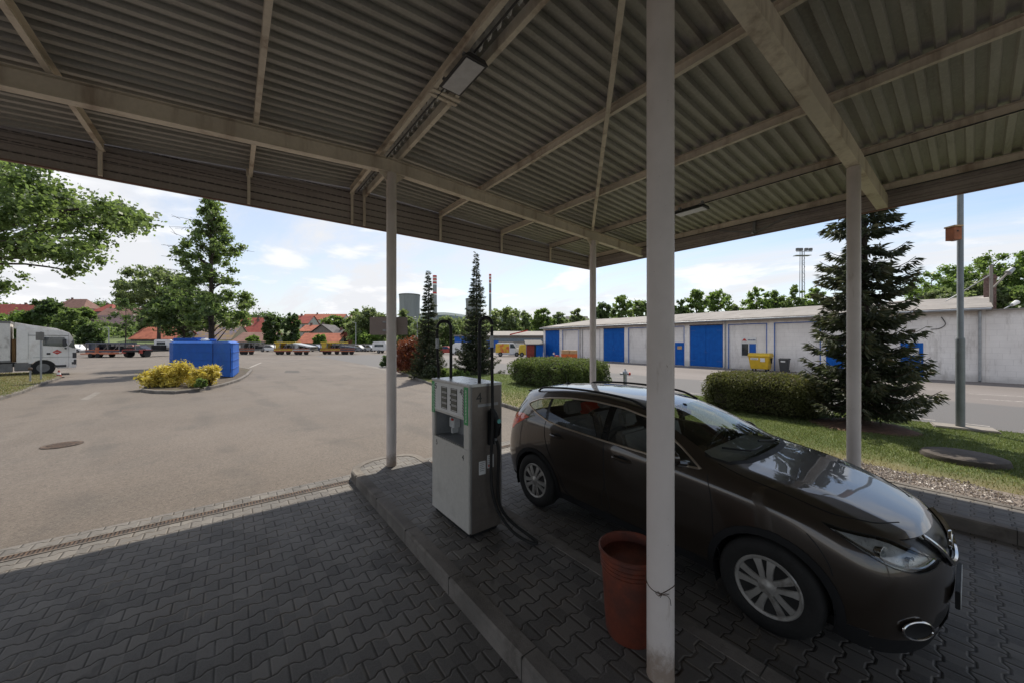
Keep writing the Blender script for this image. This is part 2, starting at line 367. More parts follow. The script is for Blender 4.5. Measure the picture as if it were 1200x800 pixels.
def col_mat():
    t = MT('column_paint'); x, y, z = t.xyz()
    c = t.mix(t.noise(1.8, 5, .6).ramp(.3, .7), (.70, .63, .59), (.60, .54, .50)); c = t.mix(t.noise(5, 6, .8, stretch=(1, 1, .25)).ramp(.60, .72)*.5, c, (.42, .34, .28))
    c = t.mix((z+(t.noise(9, 5, .8)-.5)*.5).ramp(.42, .16)*.8, c, (.22, .15, .10)); c = t.mix(t.noise(38, 3, .7).ramp(.70, .74)*.6, c, (.24, .17, .12))
    t.color(c); t.set(Roughness=.5); t.bump(t.noise(22, 5, .6), .15, .01); return t.m
M['column'] = col_mat()
M['sheet'] = sheet_mat('corrugated_roof_sheet', (.45, .435, .40), (.24, .225, .20))
M['fascia'] = sheet_mat('fascia_sheet', (.44, .39, .36), (.30, .26, .24))
M['rust'] = gen('rusty_iron', (.13, .085, .06), .8, .3, var=.35, vs=9, c2=(.05, .04, .035), c2amt=.5, c2scale=12, bump=.4)
M['black'] = gen('black_plastic', (.012, .012, .013), .55, var=.15, spec=.3)
M['rubber'] = gen('black_rubber', (.013, .0125, .012), .8, var=.25, vs=8, bump=.15, bs=90)
M['dark'] = flat('dark_grey_plastic', (.05, .05, .052), .55)
M['white'] = gen('white_paint', (.74, .73, .71), .4, var=.06, vs=1.5, c2=(.5, .47, .43), c2amt=.33, c2scale=1.7)
M['truckwhite'] = gen('dusty_white_truck', (.86, .83, .79), .45, var=.06, vs=1, c2=(.62, .57, .52), c2amt=.42, c2scale=1.1)
M['offwhite'] = gen('tarpaulin', (.70, .67, .63), .7, var=.1, vs=.8, c2=(.36, .33, .3), c2amt=.4)
M['pumpgrey'] = gen('grey_pump_panel', (.50, .48, .44), .45, var=.05, vs=1.5, c2=(.37, .35, .32), c2amt=.34, c2scale=2.3)
M['pumpside'] = gen('brushed_dark_steel', (.19, .165, .145), .40, .5, var=.14, vs=2.5, c2=(.12, .11, .10), c2amt=.40, c2scale=2.2)
M['pumptop'] = gen('pump_lid_steel', (.55, .56, .58), .3, .6, var=.1)
M['panelwhite'] = flat('white_display_panel', (.62, .62, .61), .4)
M['lcd'] = gen('lcd_glass', (.06, .066, .055), .35, var=.15)
M['green'] = flat('green_sticker', (.03, .30, .09), .45)
M['red'] = flat('red_paint', (.52, .03, .02), .45)
M['bluep'] = gen('blue_plastic', (.002, .098, .45), .62, var=.14, vs=1.2, c2=(.004, .105, .38), c2amt=.38, c2scale=1.4)
M['bluedoor'] = blue_door_mat(); M['bluetrim'] = gen('blue_trim_paint', (.03, .12, .42), .55, var=.2, vs=6)
M['wall'] = wall_mat(); M['roofing'] = roofing_mat()
M['redcan'] = gen('red_plastic_bin', (.17, .038, .018), .6, var=.2, vs=4, c2=(.09, .028, .018), c2amt=.5, c2scale=5, bump=.1, bs=40)
M['yellow'] = gen('yellow_plastic', (.66, .42, .02), .45, var=.12, vs=3, c2=(.5, .3, .03), c2amt=.35)
M['orange'] = gen('orange_paint', (.62, .13, .02), .5, var=.2, vs=3)
M['galv'] = gen('galvanised_steel', (.34, .35, .36), .45, .55, var=.15, vs=3, c2=(.22, .22, .22), c2amt=.38)
M['lamppost'] = gen('grey_green_post_paint', (.20, .215, .215), .5, .2, var=.12, vs=3, c2=(.13, .13, .12), c2amt=.36)
M['wood'] = gen('orange_brown_wood', (.32, .10, .035), .7, var=.2, vs=7); M['woodlight'] = gen('pale_wood', (.50, .32, .16), .7, var=.2, vs=7)
M['pillar'] = gen('gloss_black_pillar', (.006, .006, .006), .25, var=.1, spec=.3)
M['carton'] = gen('tan_board', (.48, .29, .14), .8, var=.15)
M['brick'] = gen('dark_brick', (.15, .095, .08), .9, var=.3, vs=9, bump=.3)
M['paint'] = paint_mat('bronze_black_car_paint', (.020, .015, .0118), (.050, .038, .029))
M['glass'] = glass_mat('windscreen_glass', (.84, .90, .86)); M['glassdark'] = glass_mat('side_window_glass', (.62, .64, .63))
M['lampglass'] = glass_mat('headlight_glass', (.8, .82, .82))
M['chrome'] = flat('chrome', (.62, .61, .60), .12, 1.0); M['chromedull'] = flat('satin_chrome', (.60, .53, .45), .35, .9)
M['hubcap'] = gen('silver_hubcap', (.40, .385, .36), .4, .4, var=.08, vs=5, c2=(.16, .145, .13), c2amt=.4, c2scale=8)
M['redlamp'] = gen('red_lamp_lens', (.85, .06, .02), .2, var=.1, coat=1.0)
M['cladding'] = gen('matt_black_cladding', (.016, .016, .017), .75, var=.2, spec=.2)
M['seat'] = gen('grey_seat_fabric', (.20, .195, .185), .9, var=.2)
M['winglass'] = gen('dark_window', (.03, .035, .045), .1, var=.3, coat=.3, spec=.9)
M['diffuser'] = gen('prismatic_diffuser', (.60, .61, .64), .35, var=.1, vs=10, coat=.3)
M['manhole'] = gen('weathered_concrete_lid', (.075, .062, .052), .9, var=.3, vs=6, bump=.5)
M['bark'] = bark_mat('bark', (.075, .055, .042)); M['barkpale'] = bark_mat('pale_bark', (.13, .11, .09))
M['spruce'] = leaf_mat('spruce_needles', (.042, .060, .030), (.090, .110, .055), (.16, .12, .06), .35, .6)
M['bluespruce'] = leaf_mat('blue_spruce_needles', (.052, .066, .042), (.125, .145, .085), (.20, .155, .08), .35, .6)
M['maple'] = leaf_mat('maple_leaves', (.095, .150, .048), (.18, .24, .088), (.22, .26, .12), .6)
M['lime'] = leaf_mat('lime_leaves', (.10, .16, .040), (.18, .25, .08), (.24, .28, .12), .6)
M['willow'] = leaf_mat('willow_leaves', (.125, .165, .075), (.20, .245, .12), None, .6)
M['deep'] = leaf_mat('deep_green_leaves', (.055, .095, .035), (.11, .16, .06), None, .55)
M['brightleaf'] = leaf_mat('bright_green_leaves', (.11, .18, .045), (.19, .27, .08), None, .6)
M['hedge'] = leaf_mat('hedge_leaves', (.080, .115, .035), (.15, .19, .06), (.19, .12, .06), .35, .85)
M['hedge2'] = leaf_mat('brownish_hedge_leaves', (.075, .085, .032), (.15, .155, .06), (.20, .11, .07), .35, .85)
M['redbush'] = leaf_mat('copper_leaves', (.15, .034, .018), (.28, .085, .038), (.10, .11, .03))
M['yellowbush'] = leaf_mat('yellow_leaves', (.50, .39, .06), (.74, .61, .15), (.14, .17, .03), .3)
M['grassblade'] = leaf_mat('grass_blades', (.095, .135, .036), (.18, .215, .072), (.32, .28, .14), .35)
M['drygrass'] = leaf_mat('dry_grass_blades', (.20, .17, .07), (.32, .26, .13), (.12, .15, .04), .3)
M['twig'] = gen('hedge_twigs', (.035, .028, .018), .95, var=.3, vs=8)
M['gravel'] = leaf_mat('gravel_stones', (.17, .13, .105), (.36, .31, .27), (.5, .46, .42), 0.)
M['mulch'] = gen('bark_mulch', (.12, .065, .042), .95, var=.4, vs=12, bump=.9, bs=30)
# ================================================================ GROUND
def struct(o): o['kind'] = 'structure'; return o
def sheet(name, pts, z, mat, t=.0):
    b = MB(); b.poly([(p[0], p[1], z) for p in pts]); return struct(b.build(name, mat))
def camrect(X0, X1, Z0, Z1): return [cw(X0, Z0), cw(X1, Z0), cw(X1, Z1), cw(X0, Z1)]
# terrain: polar grid about the yard, flat near, hills beyond
def th(X, Z):
    t = X/max(Z, 1); d = max(0, Z-98)
    a = .165 if t < -.9 else .165*max(0, min(1, (-.22-t)/.68))
    h = min(a*d, 26*a/.165) if a > 0 else 0
    return h + (2.2*math.sin(X*.02)*min(1, d/300) if d > 0 else 0)
b = MB(); Zs = [-400, -100, 0, 60, 98, 104, 112, 122, 135, 150, 170, 195, 225, 270, 340, 450, 650, 1000, 1600, 2600]
ts = [i*.12 for i in range(-26, 27)]; vs = []; fs = []
for Z in Zs:
    for t in ts:
        X = t*max(Z, 400 if Z < 100 else Z); x, y = cw(X, Z); vs.append((x, y, th(X, Z)-.06))
k = len(ts)
for i in range(len(Zs)-1):
    for j in range(k-1): fs.append((i*k+j, i*k+j+1, (i+1)*k+j+1, (i+1)*k+j))
b.add(vs, fs); tm = gen('meadow', (.10, .13, .045), .95, var=.3, vs=.05, c2=(.15, .14, .07), c2amt=.4, c2scale=.02)
struct(b.build('terrain', tm, smooth=True))
sheet('yard_asphalt', camrect(-170, 75, -60, 96), -.012, M['asphalt'])
sheet('yard_road', [(14.35, -70), (60, -70), (60, 62), (9.9, 62), (9.9, 27), (14.35, 17.5)], -.008, M['road'])
sheet('paved_forecourt', [(-40, -16), (7.6, -16), (7.6, 6.35), (-40, 6.35)], -.004, M['paver'])
# darker repair patches and pale concrete patches on the yard
pm = gen('asphalt_patch', (.075, .066, .058), .85, var=.2, vs=3, bump=.3, bs=120)
for i, q in enumerate([[(333, 436.3), (352, 436.3), (350, 433.6), (335, 433.6)]]):
    sheet('asphalt_patch', [G(*a)[:2] for a in q], -.008, pm)
cp = gen('pale_concrete_patch', (.185, .165, .145), .85, var=.2, vs=1.5, c2=(.13, .115, .10), c2amt=.45)
for q in [[(427, 428), (452, 434), (452, 425), (440, 422)], [(93, 468), (103, 468), (119, 459), (111, 459)]]:
    sheet('concrete_patch', [G(*a)[:2] for a in q], -.0085, cp)
lm = gen('worn_white_marking', (.40, .37, .34), .8, var=.2, vs=6, c2=(.19, .17, .155), c2amt=.5, c2scale=9)
b = MB()
for k in range(-30, 12):                                   # dashed line along the yard road
    y0 = -.28+k*.92; b.poly([(15.52, y0, 0), (15.63, y0, 0), (15.63, y0+.42, 0), (15.52, y0+.42, 0)])
struct(b.build('road_marking', lm, loc=(0, 0, -.004)))
b = MB()
for a, c in (((1136, 460.5), (1199, 464)), ((1150, 467), (1199, 470)), ((1040, 462), (1110, 466)), ((820, 446), (836, 447)), ((860, 449), (880, 450.4)), ((720, 441), (742, 442)), ((672, 436), (690, 437))):
    p, q = G(*a), G(*c); d = (q-p).normalized().cross(Vector((0, 0, 1)))*.07; b.poly([p-d, q-d, q+d, p+d])
struct(b.build('worn_road_line', lm, loc=(0, 0, -.004)))
b = MB()
for a, c in (((275, 438.5), (291, 431)), ((293, 430), (306, 424.5)), ((300, 419), (360, 420.5)), ((318, 424), (350, 422.6))):
    p, q = G(*a), G(*c); d = (q-p).normalized().cross(Vector((0, 0, 1)))*.08; b.poly([p-d, q-d, q+d, p+d])
struct(b.build('parking_line', lm, loc=(0, 0, -.005)))
# ---- kerbed islands
def island(name, outline, z, kw, mats, z0=-.02, joint=1.0):
    """outline: closed CCW list of (x,y); kerb ring of width kw around a top sheet"""
    n = len(outline); P = [Vector((p[0], p[1])) for p in outline]; I = []
    for i in range(n):
        a = (P[i]-P[i-1]).normalized(); c = (P[(i+1) % n]-P[i]).normalized(); na, nc = Vector((-a.y, a.x)), Vector((-c.y, c.x))
        m = (na+nc).normalized(); I.append(P[i]+m*(kw/max(.5, m.dot(na))))
    b = MB(); ch = .018; vs = []
    Q = []
    for i in range(n):
        d = (I[i]-P[i]).normalized(); Q.append(P[i]+d*ch)
    for ring, zz_ in ((P, z0), (P, z-ch), (Q, z), (I, z), (I, z-.012)): vs += [(p.x, p.y, zz_) for p in ring]
    fs = []
    for r in range(4):
        for i in range(n): fs.append((r*n+i, r*n+(i+1) % n, (r+1)*n+(i+1) % n, (r+1)*n+i))
    b.add(vs, fs); k = struct(b.build(name+'_kerb', M['kerb'])); 
    b = MB(); b.poly([(p.x, p.y, z-.008) for p in I]); t = struct(b.build(name, mats)); return k, t
x0, x1 = 1.48, 2.68
nose = [(x1, 6.10), (x1-.04, 6.26), (x1-.14, 6.38), (x1-.32, 6.46), (2.08, 6.49), (x0+.40, 6.47), (x0+.20, 6.38), (x0+.07, 6.24), (x0, 6.06)]
island('fuel_island_pavement', [(x0, -9), (x1, -9)]+nose, .15, .13, M['paver'])
island('side_island_pavement', [(6.71, -14), (7.72, -14), (7.72, 6.2), (7.55, 6.42), (7.2, 6.5), (6.86, 6.4), (6.71, 6.15)], .15, .12, M['paver'])
jm = flat('kerb_joint', (.04, .036, .032), .95)
b = MB()                                                 # joints between kerb stones
for yy in [-2.2+1.0*k for k in range(9)]:
    b.box(x0-.0015, x0+.132, yy-.004, yy+.004, -.001, .1508); b.box(x1-.132, x1+.0015, yy-.004, yy+.004, -.001, .1508)
for yy in [-6.3+1.0*k for k in range(13)]:
    b.box(6.7085, 6.83, yy-.004, yy+.004, -.001, .1508); b.box(7.6, 7.7215, yy-.004, yy+.004, .1, .1508)
struct(b.build('kerb_joints', jm))
# lawn with its kerb
LZ = .10
lawn = [(7.74, -14), (14.4, -14), (14.4, 17), (13.6, 20), (14.3, 24), (13, 28), (10.2, 29), (9.55, 26), (8.7, 21.5), (7.95, 16.8), (7.35, 10.4), (7.1, 8.6), (7.35, 7.2), (7.74, 6.4)]
island('lawn', lawn, LZ, .09, M['lawn'])
def inpoly(x, y, P):
    c = np.zeros(x.shape, bool); n = len(P)
    for i in range(n):
        (xa, ya), (xb, yb) = P[i], P[i-1]
        with np.errstate(divide='ignore', invalid='ignore'): c ^= ((ya > y) != (yb > y)) & (x < (xb-xa)*(y-ya)/(yb-ya+1e-12)+xa)
    return c
def grass(name, P, n, h, w, z, mat, excl=(), xr=None):
    A = np.array(P); x = rng.uniform(A[:, 0].min(), A[:, 0].max(), n); y = rng.uniform(A[:, 1].min(), A[:, 1].max(), n)
    k = inpoly(x, y, P)
    for cx, cy, r in excl: k &= (x-cx)**2+(y-cy)**2 > r*r
    if xr: k &= xr(x, y)
    x, y = x[k], y[k]; n = len(x); a = rng.uniform(0, 2*np.pi, n); hh = h*rng.uniform(.4, 1.2, n); ww = w*rng.uniform(.6, 1.3, n)
    l = rng.normal(0, .4, (n, 2))*hh[:, None]; F = np.zeros((n, 3, 3))
    F[:, 0] = np.stack([x-np.cos(a)*ww, y-np.sin(a)*ww, np.full(n, z)], 1); F[:, 1] = np.stack([x+np.cos(a)*ww, y+np.sin(a)*ww, np.full(n, z)], 1)
    F[:, 2] = np.stack([x+l[:, 0], y+l[:, 1], z+hh], 1)
    return tag(quads(name, F, rng.random(n), mat), kind='stuff')
ex = [(10.3, .1, .52), (12.6, 1.7, 1.0)]
def patchy(x, y):
    q = np.sin(x*2.1+y*.9)+np.sin(y*2.7-x*1.3)+np.sin(x*5.1+1)*.5; return (x > 8.75+.3*np.sin(y*1.9)) & (rng.random(x.shape) < np.clip((x-8.6)/1.4, .15, 1)) 
grass('grass', [(8.3, -3.5), (14.32, -3.5), (14.32, 8), (8.3, 8)], 150000, .045, .0055, LZ-.01, M['grassblade'], ex, patchy)
grass('grass', [p for p in lawn if p[1] > 6.3]+[(8.2, 6.2)], 70000, .06, .011, LZ-.01, M['grassblade'], [])
def dry(x, y):
    return rng.random(x.shape) < np.clip((10.6-x)/2.2, .04, .8)
grass('dry_grass', [(8.25, -3.5), (14.3, -3.5), (14.3, 8), (8.25, 8)], 60000, .035, .005, LZ-.01, M['drygrass'], ex[:1], dry)
# gravel strip
n = 15000; x = rng.uniform(7.76, 8.75, n); y = rng.uniform(-3.2, 6.0, n); k = x < 8.5+.14*np.sin(y*2.3)+.1*np.sin(y*5.1+1)+rng.normal(0, .05, n); x, y = x[k], y[k]; n = len(x)
s = rng.uniform(.008, .021, n); oct_ = np.array([[1, 0, 0], [0, 1, 0], [-1, 0, 0], [0, -1, 0], [0, 0, .75], [0, 0, -.5]])
Fi = [(0, 1, 4), (1, 2, 4), (2, 3, 4), (3, 0, 4)]; V = oct_[None]*(1+rng.normal(0, .22, (n, 6, 3)))*s[:, None, None]*rng.uniform(.7, 1.4, (n, 1, 3))
a = rng.uniform(0, 6.3, n); Vr = V.copy(); Vr[..., 0] = V[..., 0]*np.cos(a)[:, None]-V[..., 1]*np.sin(a)[:, None]; Vr[..., 1] = V[..., 0]*np.sin(a)[:, None]+V[..., 1]*np.cos(a)[:, None]
Vr += np.stack([x, y, np.full(n, LZ-.004)+rng.uniform(0, .008, n)], 1)[:, None, :]
Fc = np.concatenate([Vr[:, list(f)] for f in Fi]); tag(quads('gravel', Fc, np.tile(rng.random(n), 4), M['gravel']), kind='stuff')
b = MB(); b.poly([(7.75, -14, LZ-.002), (8.5, -14, LZ-.002), (8.55, 6.2, LZ-.002), (7.75, 6.2, LZ-.002)]); struct(b.build('gravel_bed', gen('gravel_bed', (.20, .165, .14), .95, var=.4, vs=30, bump=.6, bs=80)))
# loose debris beside the near fuel island kerb
# left planted islands
def camoutline(pts, z=0): return [tuple(G(px, py, z)[:2]) for px, py in pts]
il = camoutline([(165, 458.5), (180, 460.5), (205, 461), (234, 458), (262, 452), (281, 446), (291, 440), (296, 434), (280, 431), (225, 433), (185, 442)])
island('planted_island', il, .12, .14, gen('island_earth', (.085, .065, .045), .95, var=.3, vs=4, c2=(.07, .09, .03), c2amt=.35, bump=.4))
gl = camoutline([(-60, 474), (0, 468.5), (28, 460), (50, 451), (72, 443), (60, 437), (20, 438), (-80, 441)])
island('verge', gl, .12, .16, gen('dry_verge', (.15, .12, .06), .95, var=.3, vs=2, c2=(.11, .13, .04), c2amt=.5, bump=.4)); grass('dry_grass', gl, 30000, .05, .014, .11, M['drygrass']); grass('grass', gl, 26000, .05, .014, .11, M['grassblade'], [], lambda x, y: rng.random(x.shape) < .5+.5*np.sin(x*1.3+y*.7))
# ---- drain channels across the forecourt
def drain(xa, xb, label):
    d = thing('drain_channel', (xa, 6.03, 0), label, 'drain'); L = xb-xa
    b = MB(); b.box(0, L, -.075, -.058, -.004, .004); b.box(0, L, .058, .075, -.004, .004); b.build('channel_edge', M['kerb'], d)
    b = MB(); b.poly([(0, -.06, -.0025), (L, -.06, -.0025), (L, .06, -.0025), (0, .06, -.0025)]); b.build('channel_bed', M['black'], d)
    b = MB(); b.box(0, L, -.058, -.045, -.002, .003); b.box(0, L, .045, .058, -.002, .003)
    x = .02
    while x < L-.02: b.box(x, x+.019, -.046, .046, -.002, .0025); x += .034
    b.build('grating', M['rust'], d)
drain(-14, 1.47, 'long rusty slotted drain channel across the pavers left of the fuel pump island')
drain(2.70, 6.70, 'rusty slotted drain channel crossing the lane behind the dark car')
mh = G(73, 520.5); t = thing('manhole_cover', mh, 'rusty iron manhole cover set in the sunlit asphalt', 'manhole')
b = MB(); b.lathe([(0, .004), (.25, .004), (.25, -.004)], n=28)
for i in range(-5, 6):
    for j in range(-5, 6):
        if (i*i+j*j)*.0025 < .046: b.box(i*.05-.016, i*.05+.016, j*.05-.016, j*.05+.016, .003, .009)
b.build('lid', M['rust'], t); b = MB(); b.lathe([(.255, -.006), (.255, .003), (.30, .003), (.30, -.006)], n=28); b.build('frame', M['rust'], t)
b = MB(); b.lathe([(.50, -.08), (.52, .03), (.50, .08), (.46, .095), (0, .10)], n=30); o = b.build('concrete_manhole_lid', M['manhole'], smooth=True, loc=(10.3, .1, LZ))
tag(o, 'round weathered concrete manhole lid raised in the lawn beside the gravel', 'manhole lid')
vs = []; b = MB(); b.lathe([(1.0, -.01), (.9, .02), (.5, .05), (0, .07)], n=30)
b.v = [(x*(1+.12*math.sin(5*math.atan2(y, x))), y*(1+.15*math.sin(3*math.atan2(y, x)+1)), z) for x, y, z in b.v]
struct(b.build('bark_mulch', M['mulch'], smooth=True, loc=(12.45, 1.75, LZ-.004)))
# ================================================================ CANOPY
XR, YF, YB, XL = 9.55, 7.87, -6.2, -7.2; XP, XQ = 2.085, 7.25; Y1, Y0, Ym = 5.95, 1.185, -3.65
def sk(y, x): return y+(x-XP)*-.0205 if y != Y1 else y
def zr(x): return 5.385-(.070*(XP-x) if x < XP else .045*(x-XP))       # roof sheet mid height
can = thing('fuel_station_canopy', (XP, Y1, 0), 'cream steel canopy with corrugated roof over the fuel pump and dark car', 'canopy')
def zb(x): return zr(x)-.385                                               # soffit of main beams
def ibeam(b, xa, xb, y, h=.23, w=.125):
    for (z0, z1, hw) in ((0, .014, w/2), (.014, h-.014, .005), (h-.014, h, w/2)):
        vs = []
        for x in (xa, xb):
            z = zb(x)
            vs += [(x, y-hw, z+z0), (x, y+hw, z+z0), (x, y+hw, z+z1), (x, y-hw, z+z1)]
        b.add(vs, [(3, 2, 1, 0), (4, 5, 6, 7), (0, 1, 5, 4), (1, 2, 6, 5), (2, 3, 7, 6), (3, 0, 4, 7)])
def boxbeam(b, xa, xb, y, h=.23, w=.15):
    vs = []
    for x in (xa, xb):
        z = zb(x); vs += [(x, sk(y, x)-w/2, z), (x, sk(y, x)+w/2, z), (x, sk(y, x)+w/2, z+h), (x, sk(y, x)-w/2, z+h)]
    b.add(vs, [(3, 2, 1, 0), (4, 5, 6, 7), (0, 1, 5, 4), (1, 2, 6, 5), (2, 3, 7, 6), (3, 0, 4, 7)])
for y in (Y1, Y0, Ym):
    b = MB()
    if y == Y1: ibeam(b, XL+.1, XP, y); ibeam(b, XP, XR-.12, y)
    else: boxbeam(b, XL+.1, XP, y); boxbeam(b, XP, XR+.02, y)
    b.build('main_beam', M['cream'], can, world=True)
for x in (XP, XQ):
    for y in (Y1, Y0, Ym):
        r = .080; b = MB(); b.lathe([(r+.002, .142), (r, .16), (r, zb(x)-.001)], c=(x, sk(y, x), 0), n=36)
        c = b.build('column', M['column'], can, smooth=True, world=True)
        if y == Y1:
            b = MB(); z = zb(x)
            for sg in (-1, 1): b.prism([(x+sg*.078, z-.002), (x+sg*.24, z-.002), (x+sg*.078, z-.15)], y-.006, y+.006)
            b.box(x-.12, x+.12, y-.085, y+.085, z-.012, z-.0015); b.build('gusset', M['cream'], can, world=True)
def purlin(x, y0=YB+.04, y1=YF-.03, flip=1, name='purlin'):
    zt = zr(x)-.026; h = .125; b = MB(); z0 = zt-h; f = .052*flip           # a C section: web + two flanges
    b.box(x-.003, x+.003, y0, y1, z0, zt); 
    b.box(min(x+.0031*flip, x+f), max(x+.0031*flip, x+f), y0, y1, z0, z0+.006); b.box(min(x+.0031*flip, x+f), max(x+.0031*flip, x+f), y0, y1, zt-.006, zt)
    b.build(name, M['cream'], can, world=True)
PUR = [(-6.8, 1), (-5.0, 1), (-3.27, 1), (-1.53, 1), (.22, 1), (1.93, -1), (2.17, 1), (3.92, -1), (5.74, -1), (7.56, -1), (9.33, -1)]
for x, f in PUR: purlin(x, flip=f)
# corrugated roof: trapezoidal profile running along x
def rsheet(name, xa, xb, nx):
    pts = []; y = YB; k = 0; p = .172; d = .024
    while y < YF:
        for fy, dz in ((0, -d), (.36, -d), (.46, d), (.90, d)): 
            if y+fy*p < YF: pts.append((y+fy*p, dz))
        y += p
    pts.append((YF, -d)); xs = [xa+(xb-xa)*i/nx for i in range(nx+1)]; b = MB(); vs, fs = [], []
    for x in xs:
        for (yy, dz) in pts: vs.append((x, yy, zr(x)+dz))
    m = len(pts)
    for i in range(nx):
        for j in range(m-1): fs.append((i*m+j, i*m+j+1, (i+1)*m+j+1, (i+1)*m+j))
    b.add(vs, fs); o = b.build(name, M['sheet'], can, world=True)
    md = o.modifiers.new('s', 'SOLIDIFY'); md.thickness = .003; md.offset = 1; return o
rsheet('roof_sheet', XL, XP-.045, 4); rsheet('roof_sheet', XP+.045, XR, 4)
b = MB(); b.box(XP-.12, XP+.12, YB, YF, zr(XP)+.035, zr(XP)+.041); b.build('ridge_cap', M['sheet'], can, world=True)
# fascias: ribbed sheets hanging from posts
def fpts(z0, z1):
    P = []; z = z0
    while z < z1-.02:
        for fz, d in ((0, 0), (.72, 0), (.78, .016), (.94, .016), (1.0, 0)):
            if z+fz*.135 < z1: P.append((z+fz*.135, d))
        z += .135
    P.append((z1, 0)); return P
FB = 4.615
b = MB(); P = fpts(FB, zr(XP)+.06); vs = []; xs = [XL, XP, XR]; m = len(P)
for x in xs:
    top = zr(x)+.06; sc = 1
    for z, d in P: vs.append((x, YF+.012+d, min(z, top)))
b.add(vs, [(i*m+j, i*m+j+1, (i+1)*m+j+1, (i+1)*m+j) for i in range(2) for j in range(m-1)]); b.build('front_fascia', M['fascia'], can, world=True)
b = MB(); b.box(XL, XR+.03, YF-.01, YF+.04, FB-.022, FB-.001); b.box(XR-.012, XR+.035, YB, YF-.011, FB+.028, FB+.049); b.build('fascia_trim', gen('fascia_trim_paint', (.25, .15, .12), .6, var=.15), can, world=True)
b = MB(); P = fpts(FB+.05, zr(XR)+.05); m = len(P); vs = [(XR+.004+d, y, z) for y in (YB, YF-.005) for z, d in P]
b.add(vs, [(j, j+1, m+j+1, m+j) for j in range(m-1)]); b.build('side_fascia', M['fascia'], can, world=True)
b = MB(); b.box(XL-.02, XL, YB, YF, FB, zr(XL)+.03); b.box(XL, XR, YB-.02, YB, FB, zr(XP)+.05); b.build('rear_fascia', M['fascia'], can, world=True)
for x, f in PUR[:-1]+[(9.36, 1)]:
    b = MB(); b.box(x-.022, x+.022, YF-.062, YF-.022, FB, zr(x)-.03); b.build('fascia_post', M['cream'], can, world=True)
for x, f in PUR: b = MB(); b.box(x-.04, x+.04, YF-.075, YF-.0625, zr(x)-.17, zr(x)-.03); b.build('bracket', M['cream'], can, world=True)
b = MB()                                               # wind brace and small stays at the right edge
b.beam((7.12, 5.86, zb(7.1)+.20), (1.98, 1.24, zb(1.98)+.27), .055, .055); b.build('wind_brace', M['cream'], can, world=True)
for yy in (3.1, -1.6):
    b = MB(); b.box(9.37, 9.53, yy-.02, yy+.02, FB+.06, FB+.10); b.box(9.50, 9.54, yy-.03, yy+.03, FB+.06, zr(9.5)-.03)
    b.beam((9.5, yy-.75, zr(9.5)-.12), (9.5, yy, FB+.09), .025, .025); b.beam((9.5, yy+.75, zr(9.5)-.12), (9.5, yy, FB+.09), .025, .025)
    b.build('stay', M['galv'], can, world=True)
for xa, ya, yb2 in ((7.50, -3, 7.7), (1.99, .5, 7.6), (9.28, -2, 7.6)): b = MB(); b.tube([(xa, y, zr(xa)-.16) for y in (ya, (ya+yb2)/2, yb2)], .011, 6); b.build('cable_conduit', M['dark'], can, world=True)
for yy in (3.95, .6, 4.04, .69): b = MB(); b.box(1.88, 2.26, yy, yy+.045, zr(XP)-.175, zr(XP)-.155); b.build('cross_strap', M['cream'], can, world=True)
# ceiling lights
def light(loc, label, rz=0, w=.25, l=.60):
    t = thing('canopy_light', loc, label, 'light fixture', rz, 'flood lights under the canopy roof')
    b = MB(); b.prism([(-w/2-.018, 0), (w/2+.018, 0), (w/2-.03, .05), (-w/2+.03, .05)], -l/2, l/2); b.build('housing', M['dark'], t, bevel=.006)
    b = MB(); b.box(-w/2+.012, w/2-.012, -l/2+.028, l/2-.028, -.008, -.001); b.build('diffuser', M['diffuser'], t, bevel=.004)
    for yy in (-l/2+.06, l/2-.1): b = MB(); b.box(-w/2, w/2, yy, yy+.04, .051, .07); b.box(-.03, .03, yy, yy+.04, .0701, .15); b.build('bracket', M['galv'], t)
light((1.99, 3.44, 5.10), 'rectangular flood light with pale prismatic glass hung between the two ridge rails')
light((7.42, 3.55, zr(7.4)-.29), 'small flat flood light under the far purlin seen beside the thick near column', w=.26, l=.62)
# sign plate strapped behind the far left column
t = thing('sign_plate', (XP, Y1+.12, 2.31), 'plain brown rectangular sign plate fixed behind the column of the pump island end', 'sign', CAMROT)
b = MB(); b.box(-.33, .31, .0, .022, 0, .30); b.build('plate', gen('brown_sign_back', (.36, .29, .265), .6, var=.08), t, bevel=.006)
for z in (.06, .2): b = MB(); b.box(-.09, .09, -.05, -.001, z, z+.03); b.build('clamp', M['galv'], t)
# twisted wire round the near column
b = MB(); c = Vector((XP, Y0, 0)); zc = CH-(698-400)/FP*2.12; vd = Vector((-XP, -Y0, 0)).normalized(); sd = Vector((-vd.y, vd.x, 0))
if sd.dot(Vector((CA, -SA, 0))) < 0: sd = -sd
ring = []
for i in range(33):
    a = 2*math.pi*i/32; ring.append(c+(vd*math.cos(a)+sd*math.sin(a))*.0835+Vector((0, 0, zc+.03*abs(math.sin(a/1.0))+.012*math.sin(2*a))))
b.tube(ring, .0022, 5)
for pts in ([(0, 0), (-.02, .012), (-.035, .002), (-.02, -.012), (0, 0)], [(0, 0), (.03, .002), (.045, -.015), (.05, -.05)], [(0, 0), (.02, .01), (.04, .014)], [(0, 0), (-.015, -.006), (-.008, -.018), (0, 0)]):
    b.tube([c+vd*.088+sd*(u+.008)+Vector((0, 0, zc+w)) for u, w in pts], .002, 5)
tag(b.build('wire_loop', M['rust'], loc=(XP, Y0, .5), world=True), 'thin rusty wire twisted round the thick near column', 'wire')
